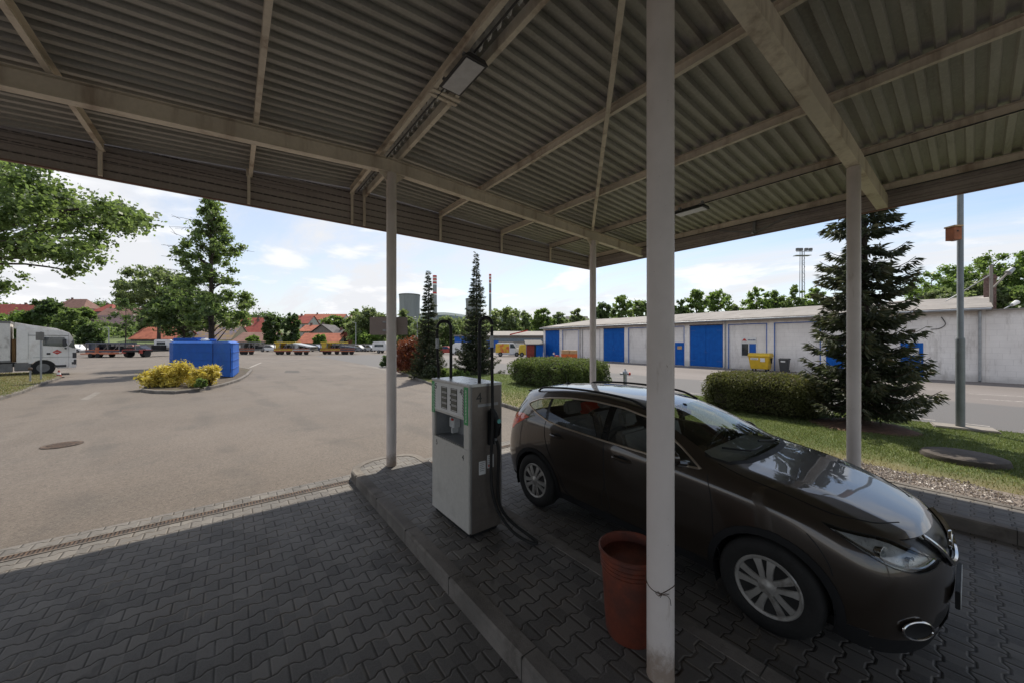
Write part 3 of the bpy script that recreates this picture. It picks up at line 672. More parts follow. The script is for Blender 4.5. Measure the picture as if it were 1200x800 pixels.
# ================================================================ FUEL PUMP
px0, px1, py0, py1, pz0, pz1 = 1.925, 2.345, 3.20, 4.085, .155, 1.755
pump = thing('fuel_dispenser', (px0, py0, .142), 'grey two hose fuel pump with numbers 5 and 4 standing on the kerbed island', 'fuel pump')
Wd, L, H = px1-px0, py1-py0, pz1-.142
b = MB()                                                # shell: sides dark steel, with the recess open to -x
fx = .03; ya, yb_ = .115, L-.075; r0, r1 = .66*H+.0, .885*H-.065   # niche heights (local)
r0, r1 = .93, 1.225
b.mat(0).box(fx, Wd, 0, L, .05, r0); b.box(fx, Wd, 0, L, r1, H-.03)
b.box(fx, Wd, 0, ya, r0+.0005, r1-.0005); b.box(fx, Wd, yb_, L, r0+.0005, r1-.0005); b.box(.26, Wd, ya+.0005, yb_-.0005, r0+.0005, r1-.0005)
b.build('cabinet', M['pumpside'], pump)
b = MB(); b.box(.04, Wd-.04, .04, L-.04, 0, .05); b.build('plinth', M['black'], pump)
b = MB(); b.box(.03, Wd+.004, -.004, L+.004, H-.0295, H); b.box(.0, .0295, -.004, L+.004, H-.02, H); b.build('lid', M['pumptop'], pump, bevel=.006)
b = MB(); b.box(.006, .0295, .01, L-.01, .055, r0-.004); b.build('lower_panel', M['pumpgrey'], pump, bevel=.004)
b = MB(); b.box(.006, .0295, .01, L-.01, r1+.004, H-.022); b.box(.006, .0295, .01, ya-.002, r0+.0, r1); b.box(.006, .0295, yb_+.002, L-.01, r0+.0, r1); b.build('upper_panel', M['pumpgrey'], pump)
b = MB(); b.box(.0305, .2595, ya+.001, yb_-.001, r0+.0008, r0+.004); b.box(.2575, .2592, ya+.001, yb_-.001, r0+.005, r1-.002); b.box(.0305, .2595, ya+.001, ya+.004, r0+.005, r1-.002); b.box(.0305, .2595, yb_-.004, yb_-.001, r0+.005, r1-.002); b.build('niche_lining', M['galv'], pump)
b = MB(); b.box(.17, .2570, L-.26, L-.14, r0+.09, r0+.21); b.box(.17, .257, L-.22, L-.18, r0+.02, r0+.0895); mt_ = b.build('niche_valve', M['panelwhite'], pump, bevel=.006)
b = MB(); b.box(.155, .169, L-.25, L-.21, r0+.18, r0+.205); b.build('valve_button', M['red'], mt_)
b = MB(); b.box(.001, .0058, .125, L-.085, r1+.028, H-.035); dp = b.build('display_panel', M['panelwhite'], pump, bevel=.001)
for yc in (L*.60+.02, L*.36):                            # left (far) and right (near) display columns
    b = MB()
    for k in range(4): b.box(-.002, .0008, yc-.062, yc+.062, r1+.075+k*.062-.0, r1+.075+k*.062+.044)
    lc = b.build('display_window', M['lcd'], dp)
    b = MB(); z0 = r1+.062; z1 = r1+.075+3*.062+.056
    for (ya_, yb2, za, zb2) in ((yc-.072, yc-.064, z0, z1), (yc+.064, yc+.072, z0, z1), (yc-.064, yc+.064, z0, z0+.005), (yc-.064, yc+.064, z1-.005, z1)): b.box(-.001, .0009, ya_, yb2, za, zb2)
    for k in range(1, 4): b.box(-.001, .0009, yc-.063, yc+.063, r1+.075+k*.062-.0115, r1+.075+k*.062-.0065)
    b.build('display_frame', M['black'], dp)
ink = flat('dark_lettering', (.03, .03, .03), .6); wl = flat('pale_lettering', (.70, .72, .68), .6); gy = flat('grey_marks', (.22, .22, .21), .6)
X_, U_ = (0, -1, 0), (0, 0, 1)
text_mesh('5', .10, ink, pump, (.0, L-.125, H-.085), X_, U_); text_mesh('4', .10, ink, pump, (.0, .165, H-.095), X_, U_)
text_mesh('5', .085, ink, pump, (.0055, L-.135, r0-.075), X_, U_); text_mesh('4', .085, ink, pump, (.0055, .13, r0-.105), X_, U_)
text_mesh('4', .15, ink, pump, (.125, -.0006, H-.15), (1, 0, 0), U_)
text_mesh(':', .05, ink, pump, (.0055, L*.5+.05, r0-.04), X_, U_)
for z in (r1+.17, r1+.12, r1+.22):
    b = MB(); b.box(.0002, .0009, L*.48-.03, L*.48-.012, z, z+.018); b.build('panel_symbol', ink, pump)
for yc, lb in ((L-.045, 0), (.062, 1)):                  # green stickers with small writing
    b = MB(); b.box(.001, .0058, yc-.038, yc+.038, r1-.02-(.02 if lb else 0), H-.032); st = b.build('green_label', M['green'], pump)
    b = MB()
    for k in range(22):
        z = r1-.01+k*.0155; 
        if z < H-.05: b.box(.0002, .0009, yc-.012, yc+random.uniform(.004, .018), z, z+.008)
    b.build('label_writing', wl, st)
b = MB()                                                # slanted marks either side of the display
for k in range(9):
    z = r1+.045+k*.031
    for yc in (L-.102, .118): b.add([(-.0008, yc-.016, z), (-.0008, yc+.016, z+.018), (-.0008, yc+.016, z+.032), (-.0008, yc-.016, z+.014), (.0008, yc-.016, z), (.0008, yc+.016, z+.018), (.0008, yc+.016, z+.032), (.0008, yc-.016, z+.014)], [(0, 1, 2, 3), (7, 6, 5, 4), (0, 4, 5, 1), (1, 5, 6, 2), (2, 6, 7, 3), (3, 7, 4, 0)])
b.build('slanted_marks', gy, pump)
b = MB(); b.box(.11, .37, -.003, -.0002, H-.245, H-.215); b.build('label_strip', M['galv'], pump)
for x, z in ((.165, r0-.22), (.27, r0-.17)):
    b = MB(); b.box(x-.042, x+.042, -.003, -.0002, z-.06, z+.08); lb = b.build('notice_label', M['panelwhite'], pump)
    b = MB()
    for k in range(5): b.box(x-.032, x+.025-.006*(k % 3), -.0042, -.0031, z+.06-k*.02, z+.066-k*.02)
    b.build('notice_writing', gy, lb)
b = MB(); b.box(.24, .255, -.0045, -.0031, r0-.215, r0-.195); b.box(.262, .276, -.0045, -.0031, r0-.215, r0-.195); b.build('red_marks', M['red'], pump)
# vertical panel joints, hinge edge
b = MB(); b.box(.0302, .036, -.002, -.0003, .06, H-.035); b.box(Wd-.012, Wd-.006, -.002, -.0003, .06, H-.035); b.build('panel_edge', M['galv'], pump)
# nozzles and hoses
def nozzle(xc, side):                                    # hangs on the -y (near) or +y (far) face
    s = -1 if side == 0 else 1; y = 0 if side == 0 else L
    b = MB(); b.box(xc-.05, xc+.06, min(y, y+s*.03), max(y, y+s*.03), r0+.02, r1+.10)
    bt = b.build('nozzle_holster', M['black'], pump, bevel=.012)
    b = MB(); b.tube([(xc-.03, y+s*.055, r1+.13), (xc-.005, y+s*.075, r1+.07), (xc+.02, y+s*.08, r1-.01), (xc+.03, y+s*.07, r1-.11), (xc+.02, y+s*.06, r0+.10)], [.022, .03, .036, .032, .02], 10)
    b.tube([(xc+.035, y+s*.075, r1-.0), (xc+.075, y+s*.085, r1-.06), (xc+.06, y+s*.075, r1-.16), (xc+.02, y+s*.06, r1-.20)], .009, 6)
    nz = b.build('nozzle', M['black'], pump, smooth=True)
    b = MB(); b.cyl((xc+.03, y+s*.105, r1-.01), (xc+.03, y+s*.117, r1-.01), .024, n=16); b.build('nozzle_badge', flat('teal_badge', (.12, .40, .36), .5), nz)
    b = MB(); b.tube([(xc+.022, y+s*.062, r0+.095), (xc+.028, y+s*.055, r0+.03)], .013, 8); b.build('spout', M['galv'], nz, smooth=True)
nozzle(.275, 0); nozzle(.16, 1)
def arc(p, q, top, n=10):                                # upside-down U between two verticals
    p, q = Vector(p), Vector(q); c = (p+q)/2; r = (q-p).length/2; d = (q-p).normalized(); out = []
    for i in range(n+1):
        a = math.pi*i/n; out.append(c-d*r*math.cos(a)+Vector((0, 0, top-r+r*math.sin(a)))-Vector((0, 0, c.z)))
    return out
def sm(P, k=6):                                          # Catmull-Rom through P
    P = [Vector(p) for p in P]; out = []
    for i in range(len(P)-1):
        a, b_, c, d = P[max(i-1, 0)], P[i], P[i+1], P[min(i+2, len(P)-1)]
        for j in range(k):
            t = j/k; out.append(.5*((2*b_)+(c-a)*t+(2*a-5*b_+4*c-d)*t*t+(3*b_-a-3*c+d)*t*t*t))
    return out+[P[-1]]
# near mast & hose : pixel columns 538..., fixed to the lid near y small
top = CH+(400-371)/FP*3.75-.142
b = MB(); b.tube(sm([(.20, .11, H-.002), (.20, .11, top-.12)])+arc((.20, .11, 0), (.265, -.035, 0), top)[1:], .019, 10); b.build('hose_mast', M['black'], pump, smooth=True)
b = MB(); b.tube([(.265, -.035, top-.20), (.265, -.035, top-.32)], .022, 10); b.build('hose_coupling', M['galv'], pump, smooth=True)
isl = .013
hose = [(.265, -.035, top-.10), (.265, -.036, top-.3), (.262, -.05, 1.45), (.245, -.08, 1.30), (.235, -.085, 1.1), (.225, -.08, .80), (.24, -.075, .50), (.30, -.10, .26), (.38, -.24, .08), (.44, -.42, .03), (.49, -.50, .028), (.51, -.42, .035), (.42, -.16, .14), (.36, -.045, .30), (.335, -.05, .55), (.33, -.07, .80), (.315, -.08, .94), (.30, -.07, 1.0)]
b = MB(); b.tube(sm(hose), .0165, 10); b.build('hose', M['rubber'], pump, smooth=True)
top2 = CH+(400-376)/FP*4.45-.142
b = MB(); b.tube(sm([(.22, L-.09, H-.002), (.22, L-.09, top2-.12)])+arc((.22, L-.09, 0), (.10, L+.045, 0), top2)[1:], .019, 10); b.build('hose_mast', M['black'], pump, smooth=True)
b = MB(); b.tube([(.10, L+.045, top2-.22), (.10, L+.045, top2-.34)], .022, 10); b.build('hose_coupling', M['galv'], pump, smooth=True)
b = MB(); b.tube(sm([(.10, L+.045, top2-.1), (.10, L+.046, top2-.35), (.13, L+.06, 1.5), (.12, L+.09, 1.0), (.14, L+.10, .5), (.16, L+.16, .1), (.22, L+.3, .03), (.24, L+.2, .1), (.2, L+.09, .5), (.18, L+.08, .98)]), .0165, 10); b.build('hose', M['rubber'], pump, smooth=True)
# ================================================================ RED BIN
binp = W(739, 2.56); t = thing('litter_bin', (binp.x, binp.y, .142), 'open red plastic bin standing against the thick near column', 'bin')
b = MB(); b.lathe([(.0, .002), (.165, .0), (.172, .02), (.205, .50), (.207, .555), (.222, .57), (.222, .592), (.214, .598), (.206, .592), (.202, .55), (.168, .03), (.0, .02)], n=44); b.build('bin_body', M['redcan'], t, smooth=True)
b = MB()
for k in range(3): b.lathe([(.2065-k*.0015, .525-k*.028), (.212-k*.0015, .521-k*.028), (.2065-k*.0015, .515-k*.028)], n=44)
b.build('rib', M['redcan'], t, smooth=True)
# ================================================================ DARK CAR
car = thing('parked_car', (4.06, .055, 0), 'dark bronze black compact crossover parked in the pump lane under the canopy', 'car')
S = [[(.40, .80, .175), (.36, .83, .34), (.345, .84, .53), (.335, .83, .68), (.36, .80, .80), (.40, .755, .865), (.45, .705, .905)],
     [(.62, .80, .235), (.60, .858, .39), (.60, .88, .57), (.60, .882, .76), (.62, .862, .90), (.64, .82, .965), (.66, .765, .99)],
     [(.93, .82, .24), (.93, .885, .42), (.93, .905, .62), (.93, .902, .80), (.93, .88, .96), (.93, .835, 1.03), (.93, .775, 1.065)],
     [(1.30, .81, .24), (1.30, .865, .40), (1.30, .88, .60), (1.30, .892, .82), (1.30, .88, .99), (1.32, .84, 1.075), (1.34, .765, 1.135)],
     [(1.75, .80, .24), (1.75, .85, .40), (1.75, .868, .60), (1.75, .892, .86), (1.75, .885, 1.03), (1.76, .83, 1.16), (1.74, .70, 1.355)],
     [(2.25, .80, .24), (2.25, .85, .40), (2.25, .865, .60), (2.25, .892, .88), (2.25, .885, 1.06), (2.25, .80, 1.27), (2.22, .635, 1.51)],
     [(2.85, .80, .24), (2.85, .85, .40), (2.85, .87, .60), (2.85, .895, .90), (2.85, .885, 1.09), (2.85, .795, 1.31), (2.83, .615, 1.548)],
     [(3.28, .81, .25), (3.28, .86, .40), (3.28, .885, .60), (3.28, .90, .90), (3.28, .885, 1.12), (3.28, .80, 1.325), (3.28, .61, 1.538)],
     [(3.72, .82, .26), (3.70, .885, .42), (3.70, .905, .62), (3.70, .905, .90), (3.70, .88, 1.15), (3.70, .79, 1.33), (3.70, .60, 1.505)],
     [(4.00, .81, .28), (4.00, .865, .44), (4.00, .88, .64), (4.00, .875, .90), (3.98, .84, 1.14), (3.95, .73, 1.31), (3.90, .575, 1.47)],
     [(4.19, .74, .30), (4.235, .77, .46), (4.245, .785, .64), (4.225, .775, .88), (4.185, .735, 1.08), (4.12, .655, 1.27), (4.05, .545, 1.44)]]
FC = [(.085, .165), (.03, .32), (.01, .51), (.02, .66), (.055, .775), (.105, .855), (.175, .905)]
RC = [(4.29, .30), (4.36, .46), (4.365, .64), (4.325, .88), (4.285, 1.07), (4.215, 1.28), (4.12, 1.485)]
TC = [None, (.50, 1.015), (.84, 1.092), (1.13, 1.145), (1.62, 1.372), (2.08, 1.55), (2.80, 1.602), (3.28, 1.595), (3.68, 1.57), (3.90, 1.545), None]
fr = [0, .30, .58, .83, 1]; kf = [0, .045, .19, .50, 1]; kt = [0, .06, .22, .52, 1]
bm = bmesh.new(); V = {}
def vert(key, p):
    for s in (1, -1):
        if abs(p[1]) < 1e-6 and s == -1: V[key+(s,)] = V[key+(1,)]; continue
        V[key+(s,)] = bm.verts.new((s*p[1], p[0], p[2]))
for s in range(11):
    for j in range(7): vert(('B', s, j), S[s][j])
for c in range(4):
    for j in range(7):
        for nm, CC, e in (('F', FC, S[0]), ('R', RC, S[10])):
            k = kf[c]; vert((nm, c, j), (CC[j][0]+(e[j][0]-CC[j][0])*k, e[j][1]*fr[c], CC[j][1]+(e[j][2]-CC[j][1])*k))
for s in range(1, 10):
    for c in range(4):
        e = S[s][6]; k = kt[c]; rz_ = (.012 if c == 3 else .010 if c == 2 else 0) if s in (1, 2) else 0
        vert(('T', s, c), (TC[s][0]+(e[0]-TC[s][0])*k, e[1]*fr[c], TC[s][1]+(e[2]-TC[s][1])*k+rz_))
def g(kind, a, b_, s):
    if kind == 'F': return V[('B', 0, b_, s)] if a == 4 else V[('F', a, b_, s)]
    if kind == 'R': return V[('B', 10, b_, s)] if a == 4 else V[('R', a, b_, s)]
    if b_ == 4: return V[('B', a, 6, s)]
    if a == 0: return g('F', b_, 6, s)
    if a == 10: return g('R', b_, 6, s)
    return V[('T', a, b_, s)]
for s in (1, -1):
    def face(*v):
        bm.faces.new(v if s == 1 else v[::-1])
    for j in range(6):
        for i in range(10): face(V[('B', i, j, s)], V[('B', i+1, j, s)], V[('B', i+1, j+1, s)], V[('B', i, j+1, s)])
        for c in range(4):
            face(g('F', c, j, s), g('F', c+1, j, s), g('F', c+1, j+1, s), g('F', c, j+1, s))
            face(g('R', c+1, j, s), g('R', c, j, s), g('R', c, j+1, s), g('R', c+1, j+1, s))
    for i in range(10):
        for c in range(4): face(g('T', i, c, s), g('T', i, c+1, s), g('T', i+1, c+1, s), g('T', i+1, c, s))
cr = bm.edges.layers.float.new('crease_edge')
def crease(a, b_, v):
    e = bm.edges.get((a, b_))
    if e: e[cr] = v
for s in (1, -1):
    for c in range(4):
        crease(g('R', c, 6, s), g('R', c+1, 6, s), .75); crease(g('T', 3, c, s), g('T', 3, c+1, s), .35); crease(g('F', c, 6, s), g('F', c+1, 6, s), .45)
        crease(g('F', c, 1, s), g('F', c+1, 1, s), .4); crease(g('F', c, 4, s), g('F', c+1, 4, s), .3)
    for i in range(0, 3): crease(g('T', i, 3, s), g('T', i+1, 3, s), .7); crease(g('T', i, 2, s), g('T', i+1, 2, s), .6)
    for i in range(1, 9): crease(V[('B', i, 4, s)], V[('B', i+1, 4, s)], .42)
    for i in range(3, 8): crease(V[('B', i, 2, s)], V[('B', i+1, 2, s)], .35)
bmesh.ops.recalc_face_normals(bm, faces=bm.faces)
me = bpy.data.meshes.new('cage'); bm.to_mesh(me); bm.free(); tmp = bpy.data.objects.new('cage', me); COL.objects.link(tmp)
md = tmp.modifiers.new('s', 'SUBSURF'); md.levels = 3; md.render_levels = 3
dg = bpy.context.evaluated_depsgraph_get(); me2 = bpy.data.meshes.new_from_object(tmp.evaluated_get(dg)); bpy.data.objects.remove(tmp)
bm = bmesh.new(); bm.from_mesh(me2); bm.normal_update()
if sum(f.normal.z for f in bm.faces if f.calc_center_median().z > 1.4) < 0:
    bmesh.ops.reverse_faces(bm, faces=bm.faces); bm.normal_update()
BV = BVHTree.FromBMesh(bm)
def axes(mode, s):
    if mode == 'side': return Vector((0, 1, 0)), Vector((0, 0, 1)), Vector((s, 0, 0))
    if mode == 'front': return Vector((1, 0, 0)), Vector((0, 0, 1)), Vector((0, -1, 0))
    if mode == 'rear': return Vector((1, 0, 0)), Vector((0, 0, 1)), Vector((0, 1, 0))
    if mode == 'top': return Vector((1, 0, 0)), Vector((0, 1, 0)), Vector((0, 0, 1))
    q = 2**-.5
    if mode == 'obl': return Vector((s*q, q, 0)), Vector((0, 0, 1)), Vector((s*q, -q, 0))
    if mode == 'robl': return Vector((-s*q, q, 0)), Vector((0, 0, 1)), Vector((s*q, q, 0))
def fok(f, D, s, mn=.08):
    if s and f.calc_center_median().x*s < -.02: return False
    return f.normal.dot(D) > mn
def pcut(P, mode, s=0, closed=True, mn=.08):
    A, B, D = axes(mode, s); n = len(P)
    for i in range(n if closed else n-1):
        p, q = P[i], P[(i+1) % n]; a0, a1 = sorted((p[0], q[0])); b0, b1 = sorted((p[1], q[1])); e = .004; fs = []
        for f in bm.faces:
            if not fok(f, D, s, mn): continue
            aa = [v.co.dot(A) for v in f.verts]
            if max(aa) < a0-e or min(aa) > a1+e: continue
            bb = [v.co.dot(B) for v in f.verts]
            if max(bb) < b0-e or min(bb) > b1+e: continue
            fs.append(f)
        if not fs: continue
        geom = list(set(fs) | {x for f in fs for x in f.edges} | {x for f in fs for x in f.verts})
        nn = B*(q[0]-p[0])-A*(q[1]-p[1])
        if nn.length < 1e-6: continue
        bmesh.ops.bisect_plane(bm, geom=geom, dist=2e-4, plane_co=A*p[0]+B*p[1], plane_no=nn.normalized())
    bm.normal_update()
def inside(a, b_, P):
    c = False; n = len(P)
    for i in range(n):
        (xa, ya), (xb, yb) = P[i], P[i-1]
        if (ya > b_) != (yb > b_) and a < (xb-xa)*(b_-ya)/(yb-ya)+xa: c = not c
    return c
def crom(P, k=3, closed=True):
    n = len(P); out = []
    for i in range(n if closed else n-1):
        g4 = [P[(i+d) % n] if closed else P[min(max(i+d, 0), n-1)] for d in (-1, 0, 1, 2)]
        for j in range(k):
            t = j/k; out.append(tuple(.5*((2*g4[1][u])+(g4[2][u]-g4[0][u])*t+(2*g4[0][u]-5*g4[1][u]+4*g4[2][u]-g4[3][u])*t*t+(3*g4[1][u]-g4[0][u]-3*g4[2][u]+g4[3][u])*t**3) for u in (0, 1)))
    return out if closed else out+[tuple(P[-1])]
def circ(y, z, r, n=30): return [(y+r*math.cos(2*math.pi*i/n), z+r*math.sin(2*math.pi*i/n)) for i in range(n)]
DLO = [(1.40, 1.088), (1.60, 1.215), (1.80, 1.325), (2.02, 1.415), (2.3, 1.465), (2.7, 1.488), (3.1, 1.478), (3.45, 1.442), (3.62, 1.408), (3.76, 1.352), (3.785, 1.330), (3.755, 1.308), (3.52, 1.235), (3.3, 1.180), (3.04, 1.150), (2.5, 1.122), (1.9, 1.103), (1.5, 1.086)]
AX = [(.90, .345), (3.546, .345)]; RA, RT = .385, .440
HL = [(.275, .735), (.31, .757), (.42, .790), (.52, .832), (.61, .872), (.69, .890), (.78, .900), (.89, .916), (.985, .938), (.90, .868), (.80, .800), (.68, .745), (.52, .712), (.38, .716), (.31, .730)]
WSH = [(-.700, 1.37), (-.655, 1.70), (-.600, 1.99), (-.56, 2.03), (-.3, 1.985), (0, 1.97), (.3, 1.985), (.56, 2.03), (.600, 1.99), (.655, 1.70), (.700, 1.37), (.64, 1.255), (.45, 1.175), (.2, 1.150), (0, 1.145), (-.2, 1.150), (-.45, 1.175), (-.64, 1.255)]
COW = [(-.735, 1.40), (-.70, 1.37)]+[(x, y) for x, y in WSH[::-1][0:0]]
COWL = [(-.735, 1.41), (-.70, 1.43), (-.62, 1.30), (0, 1.20), (.62, 1.30), (.70, 1.43), (.735, 1.41), (.675, 1.225), (.47, 1.128), (.2, 1.098), (0, 1.092), (-.2, 1.098), (-.47, 1.128), (-.675, 1.225)]
RWIN = [(-.60, 1.12), (-.50, 1.40), (.50, 1.40), (.60, 1.12)]
GR = [(-.54, .876), (-.50, .835), (-.43, .785), (-.34, .750), (-.26, .70), (-.15, .650), (.15, .650), (.26, .70), (.34, .750), (.43, .785), (.50, .835), (.54, .876), (.3, .868), (0, .862), (-.3, .868)]
LG = [(-.46, .44), (-.50, .36), (-.42, .30), (.42, .30), (.50, .36), (.46, .44)]
TL = [(-.02, 0)]
for s in (1, -1):
    for y, z in AX: pcut(circ(y, z, RA), 'side', s); pcut(circ(y, z, RT), 'side', s)
    pcut(DLO, 'side', s); pcut([(2.36, 1.0), (2.40, 1.55)], 'side', s, False); pcut([(2.45, 1.0), (2.49, 1.55)], 'side', s, False)
    pcut([(3.26, 1.0), (3.40, 1.55)], 'side', s, False); pcut([(3.31, 1.0), (3.45, 1.55)], 'side', s, False)
    pcut(HL, 'obl', s)
    pcut([(.3, .318), (4.25, .335)], 'side', s, False)
TLP = [(2.13, 1.13), (2.40, 1.135), (2.62, 1.10), (2.66, 1.0), (2.60, .95), (2.42, 1.02), (2.20, 1.08)]   # robl: q=(y-|x|)/sqrt2
TLP = [(1.99, 1.175), (2.12, 1.20), (2.28, 1.185), (2.42, 1.14), (2.46, 1.02), (2.40, .93), (2.30, .94), (2.22, 1.02), (2.10, 1.09)]
for s in (1, -1): pcut(TLP, 'robl', s)
pcut(crom(WSH, 1), 'top'); pcut(COWL, 'top'); pcut(RWIN, 'rear'); pcut(GR, 'front'); pcut(LG, 'front')
pcut([(-.9, .285), (.9, .285)], 'front', 0, False)
DF = [(1.345, 1.06), (1.30, .90), (1.285, .60), (1.325, .345), (2.385, .345), (2.40, .70), (2.405, 1.10)]
DR = [(2.412, 1.10), (2.405, .70), (2.392, .345), (2.98, .345), (3.10, .56), (3.25, .78), (3.33, .98), (3.34, 1.17)]
for s in (1, -1):
    pcut(DF, 'side', s, False); pcut(DR, 'side', s, False)
reg = {}
for f in bm.faces:
    c = f.calc_center_median(); n = f.normal; s = 1 if c.x > 0 else -1; q = 2**-.5; r = None
    if n.x*s > .08 and abs(c.x) > .45:
        a, b_ = c.y, c.z
        for k, (ya, za) in enumerate(AX):
            d = math.hypot(a-ya, b_-za)
            if d < RA: r = 'DEL'
            elif d < RT and b_ < .86: r = ('arch', s, k)
        if r is None:
            if inside(a, b_, DLO):
                u = (b_-1.0)/.55
                if a < 2.36+.04*u: r = ('window', s, 0)
                elif a < 2.45+.04*u: r = ('pillar', s, 0)
                elif a < 3.26+.14*u: r = ('window', s, 1)
                elif a < 3.31+.14*u: r = ('pillar', s, 0)
                else: r = ('window', s, 2)
            elif b_ < .318+(a-.3)*.0043 and .35 < a < 4.2: r = ('sill', s, 0)
    qq = (c.y+abs(c.x))*q
    if r is None and inside(qq, c.z, HL) and (n.x*s-n.y)*q > .08 and c.y < 1.2: r = ('head', s, 0)
    if r is None and inside((c.y-abs(c.x))*q, c.z, TLP) and (n.x*s+n.y)*q > .08 and c.y > 3: r = ('tail', s, 0)
    if r is None and n.z > .08 and inside(c.x, c.y, WSH): r = ('wind', 0, 0)
    if r is None and n.z > .08 and c.z > .95 and inside(c.x, c.y, COWL): r = ('cowl', 0, 0)
    if r is None and n.y > .08 and c.y > 4 and inside(c.x, c.z, RWIN): r = ('rearwin', 0, 0)
    if r is None and n.y < -.08 and c.y < .6:
        if inside(c.x, c.z, GR): r = ('grille', 0, 0)
        elif inside(c.x, c.z, LG): r = ('lgrille', 0, 0)
        elif c.z < .285: r = ('lip', 0, 0)
    if r is None and n.x*s > .3 and abs(c.x) > .7:
        zt_ = 1.095+(c.y-1.35)*.02
        if inside(c.y, c.z, [(1.345, 1.2)]+DF[0:]+[(2.405, 1.2)]) and c.z > .33: r = ('door', s, 0)
        elif inside(c.y, c.z, [(2.412, 1.2)]+DR[0:]+[(3.34, 1.3)]) and c.z > .33: r = ('door', s, 1)
    if r is None: r = ('body', 0, 0)
    reg.setdefault(r, []).append(f)
bm.normal_update()
def part(faces, name, mat, parent, off=0.0):
    ids = {}; vs, ns, fs = [], [], []
    for f in faces:
        t = []
        for v in f.verts:
            if v.index not in ids or True:
                k = ids.get(v)
                if k is None: k = ids[v] = len(vs); vs.append(v.co+v.normal*off); ns.append(v.normal.copy())
                t.append(k)
        fs.append(t)
    m = bpy.data.meshes.new(name); m.from_pydata(vs, [], fs); m.materials.append(mat); m.shade_smooth(); m.normals_split_custom_set_from_vertices(ns)
    o = bpy.data.objects.new(name, m); COL.objects.link(o); o.parent = parent; return o
body = part(reg[('body', 0, 0)], 'body', M['paint'], car)
part(reg[('wind', 0, 0)], 'windscreen', M['glass'], car); part(reg[('cowl', 0, 0)], 'cowl', M['black'], car)
part(reg[('rearwin', 0, 0)], 'rear_window', M['glassdark'], car)
mesh_g = MT('mesh_grille'); mesh_g.color(mesh_g.mix(mesh_g.voro(55).ramp(.25, .5), (.03, .03, .03), (.004, .004, .004))); mesh_g.set(Roughness=.35)
gr_ = part(reg[('grille', 0, 0)], 'grille', mesh_g.m, car, -.012); part(reg[('lgrille', 0, 0)], 'lower_grille', mesh_g.m, car, -.01)
if ('lip', 0, 0) in reg: part(reg[('lip', 0, 0)], 'bumper_lip', M['cladding'], car)
def onsurf(P, mode, s=1, off=0.):
    A, B, D = axes(mode, s); out = []
    for a, b_ in P:
        o = A*a+B*b_+D*4
        h, n, i, d = BV.ray_cast(o, -D)
        if h is not None: out.append(h+n*off)
    return out
def line3(P3, off=0.): return P3
